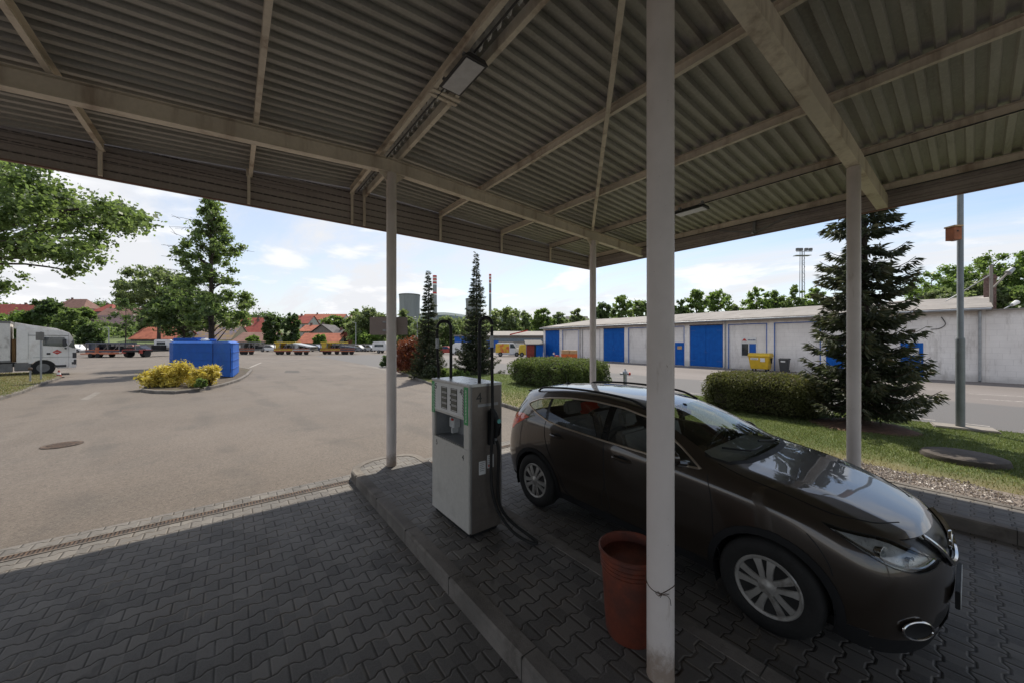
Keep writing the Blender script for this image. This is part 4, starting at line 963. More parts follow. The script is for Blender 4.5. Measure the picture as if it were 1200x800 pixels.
for s in (-1, 1):
    for k in (0, 1):
        a = part(reg[('arch', s, k)], 'wheel_arch', M['cladding'], car, .006)
        d = part(reg[('door', s, k)], 'door', M['paint'], car)
        w = part(reg[('window', s, k)], 'window', M['glassdark'], d)
        yh, zh = ((2.17, .985), (3.10, 1.03))[k]
        p0 = onsurf([(yh, zh)], 'side', s)[0]; b = MB()
        sg = s
        b.tube(sm([(p0.x-sg*.01, yh-.105, zh-.006), (p0.x+sg*.028, yh-.08, zh), (p0.x+sg*.038, yh, zh+.004), (p0.x+sg*.03, yh+.09, zh+.006), (p0.x-sg*.01, yh+.115, zh+.006)]), .013, 8)
        b.build('door_handle', M['paint'], d, smooth=True)
        b = MB(); b.lathe([(.0, .003), (.045, .0025), (.052, -.004)], c=(0, 0, 0), n=18, axis='x')
        b.v = [(p0.x+sg*(x*1.0-.001), yh+y*1.5, zh+z*.8) for x, y, z in b.v]; b.build('handle_recess', M['black'], d, smooth=True)
    part(reg[('window', s, 2)], 'quarter_window', M['glassdark'], car); part(reg[('pillar', s, 0)], 'window_pillar', M['pillar'], car, -.001)
    part(reg[('sill', s, 0)], 'sill_trim', M['cladding'], car, .003)
    if ('tail', s, 0) in reg:
        tl = part(reg[('tail', s, 0)], 'tail_light', M['redlamp'], car, .003)
    # chrome around the side glass
    b = MB(); P = onsurf([(DLO[i-1][0]+(DLO[i][0]-DLO[i-1][0])*f, DLO[i-1][1]+(DLO[i][1]-DLO[i-1][1])*f) for i in range(len(DLO)) for f in (.0, .25, .5, .75)], 'side', s, .003); b.tube(P+[P[0]], .0105, 6, False); b.build('window_trim', M['chromedull'], car, smooth=True)
    # panel gaps
    for P in (DF, DR, [(3.34, 1.17), (3.33, .98), (3.25, .78), (3.10, .56), (2.98, .345)], [(4.02, 1.16), (3.98, 1.26), (3.93, 1.36)], [(.665, .85), (.60, .78), (.545, .69), (.525, .62)]):
        Q = onsurf(crom(P, 4, False), 'side', s, -.0005); 
        if len(Q) > 2: b = MB(); b.tube(Q, .0048, 5, False); b.build('panel_gap', M['black'], body)
    Q = onsurf(crom([(s*.735, 1.30), (s*.752, 1.05), (s*.735, .80), (s*.70, .60), (s*.62, .46), (s*.50, .345), (s*.34, .265)], 5, False), 'top', s, -.0005)
    b = MB(); b.tube(Q, .0048, 5, False); b.build('panel_gap', M['black'], body)
    # headlight: dark bucket, reflectors, chrome strip, glass cover
    hb = part(reg[('head', s, 0)], 'headlight', M['lampglass'], car, .001)
    bk = gen('lamp_bucket', (.62, .62, .62), .3, .3, var=.25, vs=14) if s == -1 else bk
    part(reg[('head', s, 0)], 'lamp_bucket', bk, hb, -.035)
    for qv, zv, rr in ((.70, .825, .046), (.53, .770, .036)):
        P = onsurf([(qv, zv)], 'obl', s, -.04)
        if P:
            c0 = P[0]; A, B, D = axes('obl', s); fd = Vector((s*.25, -1, .0)).normalized(); b = MB()
            b.cyl(c0-fd*.03, c0+fd*.012, rr*.8, rr, n=20, caps=False); b.cyl(c0+fd*.012, c0+fd*.0125, rr, rr*1.18, n=20, caps=False); b.build('reflector', M['chrome'], hb, smooth=True)
            b = MB(); b.blob(c0+fd*.0, (rr*.55, rr*.55, rr*.55), 12, 0); b.build('lamp_lens', M['lampglass'], hb, smooth=True)
    b = MB(); P = onsurf(crom([(.34, .752), (.46, .738), (.58, .742), (.70, .775), (.83, .845), (.93, .905)], 4, False), 'obl', s, -.012); b.tube(P, .0085, 6); b.build('lamp_strip', M['chrome'], hb, smooth=True)
    b = MB(); P = onsurf(crom(HL, 2), 'obl', s, -.001); b.tube(P+[P[0]], .0045, 5, False); b.build('lamp_seal', M['black'], hb)
    # fog lamp
    P = onsurf([(s*.635, .375)], 'front', s, .0)[0]; nn = Vector((s*.60, -.80, .02)).normalized(); u = Vector((0, 0, 1)); r_ = nn.cross(u).normalized(); b = MB()
    ring = [P+nn*.020+(r_*math.cos(t)*.098+u*math.sin(t)*.056) for t in [2*math.pi*i/28 for i in range(28)]]
    b.tube(ring+[ring[0]], .0075, 8, False); fg = b.build('fog_lamp', M['chrome'], car, smooth=True)
    b = MB(); b.add([tuple(P+nn*.019+(p-P-nn*.020)*.97) for p in ring]+[tuple(P+nn*.014+(p-P-nn*.020)*.72) for p in ring], [(i, (i+1) % 28, 28+(i+1) % 28, 28+i) for i in range(28)]+[tuple(range(28, 56))]); b.build('fog_recess', M['black'], fg, smooth=True)
    # mirror
    mp = onsurf([(1.50, 1.10)], 'side', s)[0]; b = MB(); b.blob((s*.925, 1.66, 1.155), (.05, .12, .075), 16, 0)
    b.tube([(mp.x-s*.02, 1.52, 1.10), (s*.92, 1.56, 1.12)], .028, 8); b.build('wing_mirror', M['paint'], car, smooth=True)
    # roof rail
    rp = []
    for yy in (2.08, 2.25, 2.5, 2.85, 3.2, 3.5, 3.72, 3.80):
        h = onsurf([(s*.565, yy)], 'top', s, .0)[0]; rp.append(h+Vector((0, 0, .004 if yy in (2.08, 3.80) else .042)))
    b = MB(); b.tube(sm(rp, 3), .014, 8); b.build('roof_rail', M['black'], car, smooth=True)
# chrome V on grille, emblem, plate holder, wipers, antenna
b = MB(); P = onsurf(crom([(-.34, .862), (-.27, .775), (-.18, .69), (0, .665), (.18, .69), (.27, .775), (.34, .862)], 4, False), 'front', 1, .010); b.tube(P, .020, 8); b.build('chrome_grille_bar', M['chrome'], gr_, smooth=True)
P = onsurf([(0, .775)], 'front', 1, .02)[0]; b = MB(); rg = [P+Vector((math.cos(t)*.062, 0, math.sin(t)*.058)) for t in [2*math.pi*i/24 for i in range(24)]]
b.tube(rg+[rg[0]], .010, 8, False); b.box(P.x-.085, P.x+.085, P.y-.012, P.y+.004, P.z-.013, P.z+.013); b.build('emblem', M['chrome'], gr_, smooth=True)
P = onsurf([(0, .47)], 'front', 1, .0)[0]; b = MB(); b.box(-.26, .26, P.y-.028, P.y-.005, .42, .54); pl = b.build('plate_holder', M['black'], car, bevel=.004)
b = MB(); b.box(-.25, .25, P.y-.031, P.y-.0285, .427, .533); b.build('number_plate', M['panelwhite'], pl)
b = MB()
for x0_, x1_, y1_ in ((.58, .06, 1.26), (-.02, -.52, 1.36)):
    Q = onsurf([(x0_, 1.20 if abs(x0_) < .3 else 1.235), ((x0_+x1_)/2, 1.215), (x1_, y1_)], 'top', 1, .018); b.tube(sm(Q, 4), .008, 6)
    Q2 = [q-Vector((0, 0, .010)) for q in Q]; b.tube(sm(Q2[1:], 4), .005, 5)
b.build('wiper', M['black'], car, smooth=True)
hl_ = gen('pale_headlining', (.40, .39, .37), .9)
b = MB(); gx = [-.55, -.4, -.2, 0, .2, .4, .55]; gy_ = [2.15, 2.5, 2.9, 3.3, 3.7, 3.95]; vs = []
for y in gy_:
    for x in gx: h = onsurf([(x, y)], 'top')[0]; vs.append((x, y, h.z-.045))
b.add(vs, [(i*7+j, i*7+j+1, (i+1)*7+j+1, (i+1)*7+j) for i in range(5) for j in range(6)]); b.build('headlining', hl_, car, smooth=True)
h = onsurf([(0, 3.75)], 'top')[0]; b = MB(); b.tube([h, h+Vector((0, .10, .17))], [.006, .003], 6); b.blob(h, (.03, .05, .02), 10, 0); b.build('aerial', M['black'], car, smooth=True)
# spoiler lip
b = MB(); Q = [onsurf([(x, 4.02)], 'top')[0] for x in (-.5, -.3, 0, .3, .5)]
b.prism([(4.02, 1.470), (4.165, 1.462), (4.17, 1.448), (4.05, 1.425)], -.46, .46, 'x'); b.build('spoiler', M['paint'], car, bevel=.012, smooth=True)
# underbody, wheels, interior
b = MB(); b.box(-.72, .72, .5, 4.0, .20, .27); b.box(-.5, .5, .45, 4.1, .271, .34); b.build('underbody', M['black'], car)
for s in (-1, 1):
    for y, z in AX:
        b = MB(); vs = []; n = 18
        for i in range(n+1):
            a = math.pi*(-.12+1.24*i/n)
            for x in (s*.50, s*.872): vs.append((x, y+RA*1.005*math.cos(a), z+RA*1.005*math.sin(a)))
        b.add(vs, [(2*i, 2*i+1, 2*i+3, 2*i+2) for i in range(n)]); b.add([vs[2*i] for i in range(n+1)], [tuple(range(n+1))])
        b.build('wheel_liner', M['black'], car)
def wheel(y, s, rot):
    w = MB(); pr = [(.215, -.02), (.235, -.005), (.30, .0), (.328, -.012), (.345, -.035), (.346, -.10), (.346, -.155), (.330, -.195), (.25, -.205), (.20, -.19)]
    w.lathe([(r, h) for r, h in pr], n=48, axis='x'); o0 = thing_part('wheel', (s*.885, y, .346), car, w, s)
    b = MB(); b.lathe([(0, -.075), (.205, -.07), (.222, -.03)], n=36, axis='x'); b.build('rim', M['black'], o0, smooth=True)
    b = MB(); b.lathe([(.192, -.026), (.198, -.012), (.216, -.006), (.224, -.014), (.222, -.03)], n=48, axis='x')
    b.lathe([(0, .002), (.028, .001), (.034, -.004), (.058, -.008), (.066, -.02)], n=30, axis='x')
    for k in range(5):
        a = rot+2*math.pi*k/5; e = (math.cos(a), math.sin(a)); t = (-e[1], e[0])
        for sg in (-1, 1):
            sec = []
            for r, o1, o2, d in ((.045, .002, .044, -.010), (.10, .004, .050, -.006), (.15, .011, .064, -.009), (.200, .015, .090, -.018)):
                sec.append([(d-.016, *(e[i]*r+t[i]*sg*o1 for i in (0, 1))), (d, *(e[i]*r+t[i]*sg*(o1+.004) for i in (0, 1))), (d, *(e[i]*r+t[i]*sg*(o2-.006) for i in (0, 1))), (d-.016, *(e[i]*r+t[i]*sg*o2 for i in (0, 1)))])
            vs = [p for q in sec for p in q]; fs = []
            for i in range(3):
                for j in range(4): fs.append((i*4+j, i*4+(j+1) % 4, (i+1)*4+(j+1) % 4, (i+1)*4+j))
            b.add(vs, fs+[(0, 1, 2, 3), (15, 14, 13, 12)])
    b.build('hubcap', M['hubcap'], o0, smooth=True)
def thing_part(name, loc, parent, w, s):
    o = w.build(name, M['rubber'], parent, smooth=True, loc=loc)
    if s < 0: o.rotation_euler = (0, 0, math.pi)
    return o
for s in (-1, 1):
    wheel(AX[0][0], s, .42); wheel(AX[1][0], s, 1.0)
def seat(x, y, wd_=.25):
    b = MB(); b.prism([(y-.30, .42), (y+.22, .42), (y+.24, .58), (y-.28, .62)], x-wd_, x+wd_, 'x'); b.prism([(y+.14, .55), (y+.30, .55), (y+.46, 1.17), (y+.33, 1.19)], x-wd_, x+wd_, 'x')
    b.prism([(y+.37, 1.22), (y+.48, 1.22), (y+.50, 1.38), (y+.41, 1.40)], x-wd_*.5, x+wd_*.5, 'x'); b.build('seat', M['seat'], car, bevel=.03, smooth=True)
seat(-.37, 2.02); seat(.37, 2.02); seat(-.36, 2.9, .3); seat(.36, 2.9, .3)
b = MB(); b.prism([(1.20, .8), (1.22, 1.10), (1.36, 1.125), (1.56, 1.13), (1.66, 1.06), (1.66, .8)], -.70, .70, 'x'); b.build('dashboard', M['seat'], car, bevel=.03, smooth=True)
b = MB(); c0 = Vector((.37, 1.78, 1.03)); ax = Vector((0, -.9, -.42)).normalized(); u = Vector((1, 0, 0)); v_ = ax.cross(u); rg = [c0+(u*math.cos(t)+v_*math.sin(t))*.18 for t in [2*math.pi*i/20 for i in range(20)]]
b.tube(rg+[rg[0]], .015, 6, False); b.tube([c0-u*.17, c0+u*.17], .014, 6); b.tube([c0, c0+ax*.2], .03, 8); b.build('steering_wheel', M['black'], car, smooth=True)
b = MB(); b.box(-.74, .74, 1.2, 4.0, .30, .36); b.box(-.70, .70, 3.55, 4.05, .36, .95); b.build('cabin_floor', M['black'], car)
b = MB(); b.box(-.11, .11, 1.93, 1.96, 1.36, 1.425); b.box(-.01, .01, 1.93, 1.99, 1.42, 1.5); b.build('rear_view_mirror', M['black'], car, bevel=.01)
bm.free()
# ================================================================ VEGETATION
def leafcloud(name, C, Rr, n, size, mat, parent, elong=1.6, flat_=.8, droop=0., seed=1, core=.0):
    g_ = np.random.default_rng(seed); C = np.array(C, float); Rr = np.array(Rr, float)
    if Rr.ndim == 1: Rr = np.stack([Rr, Rr, Rr*flat_], 1)
    w = Rr.prod(1)**(2/3); idx = g_.choice(len(C), n, p=w/w.sum())
    d = g_.normal(size=(n, 3)); d /= np.linalg.norm(d, axis=1)[:, None]; rr = np.minimum(np.abs(g_.normal(0, .62, n)), 1.45)**.8
    P = C[idx]+d*Rr[idx]*rr[:, None]; P[:, 2] -= droop*g_.random(n)**2
    u = g_.normal(size=(n, 3)); u /= np.linalg.norm(u, axis=1)[:, None]; v = np.cross(u, g_.normal(size=(n, 3))); v /= np.linalg.norm(v, axis=1)[:, None]
    s = size*(g_.uniform(.5, 1.0, n)+g_.random(n)**4*.9)[:, None]
    F = np.stack([P-u*s*elong/2, P+v*s*.5+u*s*.08, P+u*s*elong/2, P-v*s*.5+u*s*.08], 1)
    return quads(name, F, np.clip(g_.random(n)*.75+.25*g_.random(len(C))[idx], 0, 1), mat, parent)
def limb(b, p, q, r0, r1, bend=.12, n=5, k=6):
    p, q = Vector(p), Vector(q); L = (q-p).length; off = Vector((random.uniform(-1, 1), random.uniform(-1, 1), random.uniform(.2, 1)))*L*bend
    P = [p.lerp(q, i/n)+off*math.sin(math.pi*i/n)+Vector((random.uniform(-1, 1), random.uniform(-1, 1), 0))*L*.015 for i in range(n+1)]
    b.tube(P, [r0+(r1-r0)*i/n for i in range(n+1)], k)
def tree(name, label, loc, prof, n, leaf, mat, tr=.16, K=40, cr=.16, seed=1, z0=0., bark='bark', group=None, flat_=.75, twigs=0, inner=.15, cat='tree'):
    """prof: list of (height, radius) of the crown outline"""
    random.seed(seed); t = thing(name, loc, label, cat, random.uniform(0, 6), group); H = prof[-1][0]; zs = [p[0] for p in prof]
    def rad(z):
        return float(np.interp(z, zs, [p[1] for p in prof]))
    C, Q = [], []; mr = max(p[1] for p in prof)
    while len(C) < K:
        z = random.uniform(zs[0], H); r = rad(z)
        if random.random() > (r/mr)**1.3+.08: continue
        a = random.uniform(0, 2*math.pi); d = r*math.sqrt(random.uniform(inner, 1))
        cs = mr*cr*random.uniform(.7, 1.35); C.append((max(0, d-cs*.6)*math.cos(a), max(0, d-cs*.6)*math.sin(a), z)); Q.append(cs)
    b = MB(); lean = (random.uniform(-.1, .1)*mr*.3, random.uniform(-.1, .1)*mr*.3)
    def axis(z): f = z/H; return Vector((lean[0]*f, lean[1]*f, z))
    b.tube([axis(z)+Vector((0, 0, 0)) for z in (-.05, H*.04, H*.15, H*.35, H*.6, H*.85, H*.97)], [tr*1.35, tr*1.05, tr*.92, tr*.75, tr*.5, tr*.22, tr*.06], 9)
    for i, c in enumerate(C):
        if i % 2 == 0 or K < 30:
            zz = max(zs[0]*.55, c[2]-math.hypot(c[0], c[1])*random.uniform(.35, .9)); limb(b, axis(min(zz, H*.9)), c, tr*.26, tr*.04)
    for i in range(twigs):
        a = random.uniform(0, 6.28); z = random.uniform(zs[0], H*.85); r = rad(z)*random.uniform(1.1, 1.45); p = axis(z-r*.2); q = Vector((r*math.cos(a), r*math.sin(a), z)); limb(b, p, q, tr*.12, .008)
        for _ in range(3): f = random.uniform(.6, .95); e = p.lerp(q, f); limb(b, e, e+Vector((random.uniform(-.5, .5), random.uniform(-.5, .5), random.uniform(.1, .5))), .012, .005)
    b.build('trunk', M[bark], t, smooth=True)
    leafcloud('crown', C, Q, n, leaf, M[mat], t, seed=seed, flat_=flat_)
    return t
def spruce(label, loc, H, Rb, wh, nb, mat, seed, z0=.25, sprig=.20, dens=1.0, tr=.11, power=.85, lname='spruce_tree'):
    g_ = np.random.default_rng(seed); random.seed(seed); t = thing(lname, loc, label, 'spruce', 0); b = MB()
    b.tube([(0, 0, -.05), (0, 0, H*.25), (.02, 0, H*.6), (0, 0, H*.98)], [tr*1.2, tr, tr*.55, .012], 9); Fs = []; Rn = []
    for w in range(wh):
        h = z0+(H-z0)*(w/wh)**1.0; L0 = Rb*(1-(h-z0*.3)/H)**power+.06; nbw = max(5, int(nb*(.55+.45*(1-h/H))))
        a0 = random.random()*6.28
        for k in range(nbw):
            a = a0+6.283*k/nbw+random.uniform(-.25, .25); L = L0*random.uniform(.62, 1.22)*(1.12 if random.random() < .1 else 1); hz = h+random.uniform(-.10, .10)
            dr = -.30 if h < H*.55 else .05; m = 7; bp = []
            for i in range(m+1):
                f = i/m; bp.append(Vector((math.cos(a)*L*f, math.sin(a)*L*f, hz+L*(dr*math.sin(f*math.pi*.8)*1.2+ .10*f*f+ (.28*f if h > H*.8 else 0)))))
            b.tube(bp, [max(.004, .022*L/Rb*(1-.85*i/m)+.003) for i in range(m+1)], 4, False)
            ns = int(max(6, L/sprig*12*dens)); f = g_.uniform(.10, 1.0, ns)**.8
            base = np.array([bp[min(m-1, int(x*m))].lerp(bp[min(m-1, int(x*m))+1], x*m-int(min(m-1, x*m))) for x in f])
            out = np.array([math.cos(a), math.sin(a), 0.]); side = np.array([-math.sin(a), math.cos(a), 0.]); sd = g_.choice([-1, 1], ns)*g_.uniform(.25, 1, ns)
            wdt = .42*L*(1-f)*.9+.05; ln = sprig*g_.uniform(.55, 1.25, ns)
            start = base+side[None]*(sd*wdt*g_.uniform(0, 1, ns))[:, None]; start[:, 2] -= g_.uniform(0, .06+.05*L, ns)
            d = out[None]*g_.uniform(.3, 1., ns)[:, None]+side[None]*(sd*.9)[:, None]+np.array([0, 0, 1.])[None]*g_.uniform(-.75, .12, ns)[:, None]
            d /= np.linalg.norm(d, axis=1)[:, None]
            for q in range(2):
                pv = np.cross(d, g_.normal(size=(ns, 3))); pv /= np.linalg.norm(pv, axis=1)[:, None]; wv = pv*(sprig*.13*g_.uniform(.6, 1.2, ns))[:, None]
                Fs.append(np.stack([start, start+d*(ln*.45)[:, None]+wv, start+d*ln[:, None], start+d*(ln*.4)[:, None]-wv], 1)); Rn.append(np.where(f > .82, g_.uniform(.6, 1, ns), g_.uniform(0, .8, ns)))
    b.build('trunk', M['bark'], t, smooth=True); F = np.concatenate(Fs); quads('crown', F, np.concatenate(Rn), M[mat], t); return t
def bush(name, label, loc, size, n, leaf, mat, rz=0., cat='bush', box=False, seed=3, K=26, up=0.):
    random.seed(seed); g_ = np.random.default_rng(seed); t = thing(name, loc, label, cat, rz); sx, sy, sz = size; C, Q = [], []
    b = MB()
    if box:                                              # trimmed hedge: leaves over a rounded box
        b.box(-sx*.43, sx*.43, -sy*.40, sy*.40, .05, sz*.86); b.build('twigs', M['twig'], t, bevel=.15)
        u = g_.uniform(-1, 1, (n*2, 3)); k = (np.abs(u)**5).sum(1); u = u[(k < 1.0) & (k > .34)][:n]; m = len(u)
        lump = 1+.05*np.sin(u[:, 0]*sx*3.1+1)*np.sin(u[:, 1]*sy*2.7)+.035*np.sin(u[:, 0]*sx*7+u[:, 2]*4)
        P = u*np.array([sx/2, sy/2, sz/2])*lump[:, None]+np.array([0, 0, sz/2]); P[:, 2] += g_.normal(0, .02, m)+(g_.random(m) > .93)*g_.uniform(0, .09, m)
        d = g_.normal(size=(m, 3))+np.array([0, 0, .6]); d /= np.linalg.norm(d, axis=1)[:, None]; v = np.cross(d, g_.normal(size=(m, 3))); v /= np.linalg.norm(v, axis=1)[:, None]
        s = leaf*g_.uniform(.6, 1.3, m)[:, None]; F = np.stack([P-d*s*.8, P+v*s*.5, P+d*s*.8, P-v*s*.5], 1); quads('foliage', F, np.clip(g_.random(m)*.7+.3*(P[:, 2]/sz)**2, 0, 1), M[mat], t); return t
    for i in range(K):
        a = random.uniform(0, 6.28); r = math.sqrt(random.random()); z = random.random()
        rr = math.sqrt(max(.05, 1-(z*.9)**2)); C.append((r*rr*sx*.40*math.cos(a), r*rr*sy*.40*math.sin(a), .12*sz+z*sz*.74)); Q.append(min(sx, sy, sz*1.4)*random.uniform(.12, .2))
    for c in C[::2]: limb(b, (random.uniform(-.1, .1), random.uniform(-.1, .1), 0), c, .018, .006, k=4)
    b.build('stems', M['twig'], t); o = leafcloud('foliage', C, Q, n, leaf, M[mat], t, seed=seed, elong=2.1 if up else 1.5, flat_=.95); return t
bush('hedge', 'long clipped green hedge on the lawn behind the car roof, nearer the spruce pair', (12.5, 12.5, LZ), (3.1, 4.6, 1.28), 42000, .055, 'hedge', box=True, cat='hedge', seed=4)
bush('hedge', 'clipped brownish green hedge on the lawn beside the big spruce', (12.75, 3.95, LZ), (2.0, 2.9, 1.12), 52000, .038, 'hedge2', box=True, cat='hedge', seed=5)
spruce('large dark spruce with drooping branches behind the right canopy column', (12.6, 1.70, LZ), 8.6, 1.12, 27, 13, 'bluespruce', 23, z0=.72, sprig=.19, dens=1.75, tr=.12, power=.72)
spruce('slim spruce beside the copper bush, left of the pump hoses', (*W(502, 21.5)[:2], LZ), 6.4, 1.05, 44, 9, 'spruce', 8, z0=.2, sprig=.16, dens=1.35, tr=.07, power=1.2)
spruce('taller pointed spruce seen between and behind the two pump hoses', (*W(558, 24)[:2], LZ), 8.1, 1.50, 50, 9, 'spruce', 15, z0=.25, sprig=.17, dens=1.3, tr=.08, power=1.3)
bush('shrub', 'large round copper red shrub at the end of the lawn', (*W(481, 24.6)[:2], LZ), (2.35, 2.2, 2.5), 42000, .06, 'redbush', seed=6, K=120)
bush('shrub', 'small dark green shrub low on the kerb left of the copper shrub', (*W(453, 31)[:2], LZ), (1.1, 1.1, .95), 3500, .09, 'deep', seed=7)
bush('shrub', 'low pale green ground shrub between the two distant spruces', (*W(530, 21.5)[:2], LZ), (3.2, .9, .45), 7000, .06, 'lime', rz=-.2, seed=17)
bush('shrub', 'small green shrub at the foot of the slim spruce', (*W(505, 20.6)[:2], LZ), (1.3, .9, .8), 4500, .06, 'spruce', seed=18)
bush('shrub', 'spreading bright yellow shrub in front of the blue container', (*W(200, 16.9)[:2], .10), (2.9, 2.0, 1.12), 16000, .055, 'yellowbush', CAMROT, seed=9, K=34, up=1)
bush('shrub', 'smaller yellow shrub clump on the right of the big yellow one', (*W(243, 17.0)[:2], .10), (1.6, 1.6, .98), 8000, .055, 'yellowbush', CAMROT, seed=10, K=20, up=1)
bush('shrub', 'tiny green plant between the yellow shrub clumps', (*W(236, 15.9)[:2], .10), (.6, .5, .5), 1500, .06, 'lime', seed=19, K=8)
# trees on the left
tree('maple_tree', 'tall open maple with dark trunk rising behind the blue container', W(248, 27, .1), [(3.0, 1.2), (3.6, 2.9), (5.0, 3.0), (6.5, 2.2), (8.4, 2.3), (9.8, 2.3), (11.4, 1.3), (13.0, .55), (14.0, .2)], 19000, .14, 'maple', tr=.20, K=125, cr=.15, seed=31, twigs=30, inner=.02, flat_=.8)
tree('maple_tree', 'paler broad tree leaning left behind the tall open maple', W(186, 93), [(8.5, 3.5), (11, 8.0), (15.5, 9.0), (19.5, 6.8), (21.8, 3.2)], 17000, .42, 'willow', tr=.42, K=130, cr=.15, seed=33, flat_=.8, inner=.03)
tree('maple_tree', 'darker low tree between the pale tree and the maple', W(216, 30), [(2.7, 1.2), (3.6, 2.4), (5.0, 2.6), (6.6, 1.7), (7.6, .6)], 10000, .17, 'deep', tr=.10, K=80, cr=.18, seed=34, inner=.05)
tree('sapling', 'thin sparse sapling in front of the purple roofs', W(147, 62), [(4, 2.0), (6, 2.6), (8.2, 1.7), (9.8, .5)], 1500, .22, 'deep', tr=.10, K=26, cr=.22, seed=35, twigs=18, cat='tree')
# overhanging near tree at the left frame edge
t = thing('lime_tree', W(-190, 14.5), 'big leafy tree overhanging from the left edge above the white truck', 'tree'); t.rotation_euler = (0, 0, 0)
random.seed(41); C, Q = [], []; base = Vector(t.location); b = MB(); fork = Vector((0, 0, 4.2)); b.tube([(0, 0, -.05), (.05, 0, 1.5), fork], [.34, .27, .22], 10)
circ_ = [(-110, 200, 120, 34), (-30, 240, 78, 40), (30, 215, 48, 15), (35, 255, 50, 24), (72, 245, 34, 14), (108, 258, 27, 12), (140, 258, 22, 8), (158, 262, 13, 4), (12, 300, 34, 10), (62, 300, 22, 5), (103, 300, 22, 6), (88, 322, 9, 1), (5, 335, 14, 3), (-60, 320, 60, 16), (118, 282, 15, 3), (-140, 320, 70, 10)]
for px_, py_, rr, k in circ_:
    ends = []
    for i in range(k):
        a = random.uniform(0, 6.28); d = rr*math.sqrt(random.random()); Z = 14+random.uniform(-2.2, 2.2); x = px_+d*math.cos(a); y = py_+d*.85*math.sin(a)
        p = W(x, Z, HZ(y, Z))-base; C.append(tuple(p)); Q.append(random.uniform(.30, .62)); ends.append(p)
    m = sum(ends, Vector())/len(ends); j = fork.lerp(m, .55)+Vector((0, 0, .5)); limb(b, fork+Vector((0, 0, random.uniform(-.6, .8))), j, .10, .05, .08); limb(b, j, m, .05, .025)
    for e in ends[::2]: limb(b, j.lerp(m, random.random()), e, .022, .006, k=4)
b.build('trunk', M['bark'], t, smooth=True); leafcloud('crown', C, Q, 36000, .105, M['maple'], t, seed=41, elong=1.25, flat_=.8)
# ================================================================ LONG WHITE HALL
HX, HY0, HY1 = 32.3, -.43, 34.75
hall = thing('garage_hall', (HX, HY0, 0), 'long low white garage hall with blue doors beyond the yard road', 'building')
bays = [(34.4, 31.8, 'door'), (31.3, 28.66, 'bay'), (28.14, 25.5, 'grey'), (25.06, 22.36, 'door'), (21.9, 19.2, 'bay'), (18.75, 16.04, 'baydoor'), (15.58, 12.8, 'door'), (12.4, 9.66, 'window'), (9.22, 6.48, 'bay')]
b = MB(); TB = 3.60
b.box(HX+.10, HX+10.2, HY0, HY1, -.05, 3.98)
ys = HY0
for a, c, k in bays[::-1]:
    b.box(HX, HX+.0985, ys, c, -.05, TB); ys = a
b.box(HX, HX+.0985, ys, HY1, -.05, TB); b.box(HX, HX+.0985, HY0, HY1, TB+.001, 3.9); b.box(HX-.06, HX-.0015, HY0-.02, HY1+.02, 3.70, 3.93)
b.prism([(HX+.1, 3.98), (HX+10.2, 3.98), (HX+10.2, 5.35), (HX+.1, 4.0)], HY0, HY0+.2, 'y'); b.prism([(HX+.1, 3.98), (HX+10.2, 3.98), (HX+10.2, 5.35), (HX+.1, 4.0)], HY1-.2, HY1, 'y')
b.build('wall', M['wall'], hall, world=True)
for a, c, k in bays:
    if k == 'door':
        b = MB(); m_ = (a+c)/2; b.box(HX+.03, HX+.085, c+.04, m_-.008, .06, TB-.03); b.box(HX+.03, HX+.085, m_+.008, a-.04, .06, TB-.03); d = b.build('garage_door', M['bluedoor'], hall, world=True)
        for z in (.75, 1.85, 2.95):
            b = MB(); b.box(HX+.018, HX+.0295, c+.06, m_-.03, z, z+.09); o = b.build('door_rail', M['bluedoor'], d); o.location = -Vector(hall.location)
            b = MB(); b.box(HX+.018, HX+.0295, m_+.03, a-.06, z, z+.09); o = b.build('door_rail', M['bluedoor'], d); o.location = -Vector(hall.location)
        b = MB(); b.box(HX-.02, HX+.028, c+.0, a-.0, TB-.03, TB+.05); o = b.build('lintel_track', M['rust'], d); o.location = -Vector(hall.location)
        for bx_ in ((m_-.12, m_+.12, 1.25, 1.30), (m_+.03, m_+.06, 1.31, 1.55), (c+.05, c+.5, .5, .56), (c+.05, c+.5, 3.1, 3.16), (a-.5, a-.05, .5, .56), (a-.5, a-.05, 3.1, 3.16)):
            b = MB(); b.box(HX+.010, HX+.0175, *bx_); o = b.build('hinge' if bx_[1]-bx_[0] > .3 else 'bolt', M['bluetrim'], d); o.location = -Vector(hall.location)
    else:
        b = MB(); w = .055; b.box(HX-.012, HX+.03, c, c+w, 0, TB-w); b.box(HX-.012, HX+.03, a-w, a, 0, TB-w); b.box(HX-.012, HX+.03, c, a, TB-w, TB+.0)
        b.build('bay_frame', M['galv'] if k == 'grey' else M['bluetrim'], hall, world=True)
def wdoor(y, w, z1, label=None):
    b = MB(); b.box(HX-.03, HX-.004, y-w/2, y+w/2, .05, z1) ; d = b.build('door', M['bluedoor'], hall, world=True)
    b = MB(); b.box(HX-.036, HX-.031, y-w*.32, y+w*.32, z1-.75, z1-.3); o = b.build('notice', M['white'], d); o.location = -Vector(hall.location)
    b = MB(); b.box(HX-.05, HX-.031, y-w*.42, y-w*.36, 1.0, 1.12); o = b.build('handle', M['galv'], d); o.location = -Vector(hall.location)
wdoor(2.25, .92, 2.12); wdoor(5.75, .9, 2.3)
b = MB(); b.box(HX+.06, HX+.0985, 16.12, 16.95, .05, 2.1); d = b.build('door', M['bluedoor'], hall, world=True); b = MB(); b.box(HX+.052, HX+.0595, 16.3, 16.72, 1.5, 1.78); o = b.build('notice', M['woodlight'], d); o.location = -Vector(hall.location)
b = MB(); b.box(HX+.075, HX+.0985, 10.42, 11.42, 1.08, 2.02); wn_ = b.build('window', M['winglass'], hall, world=True)
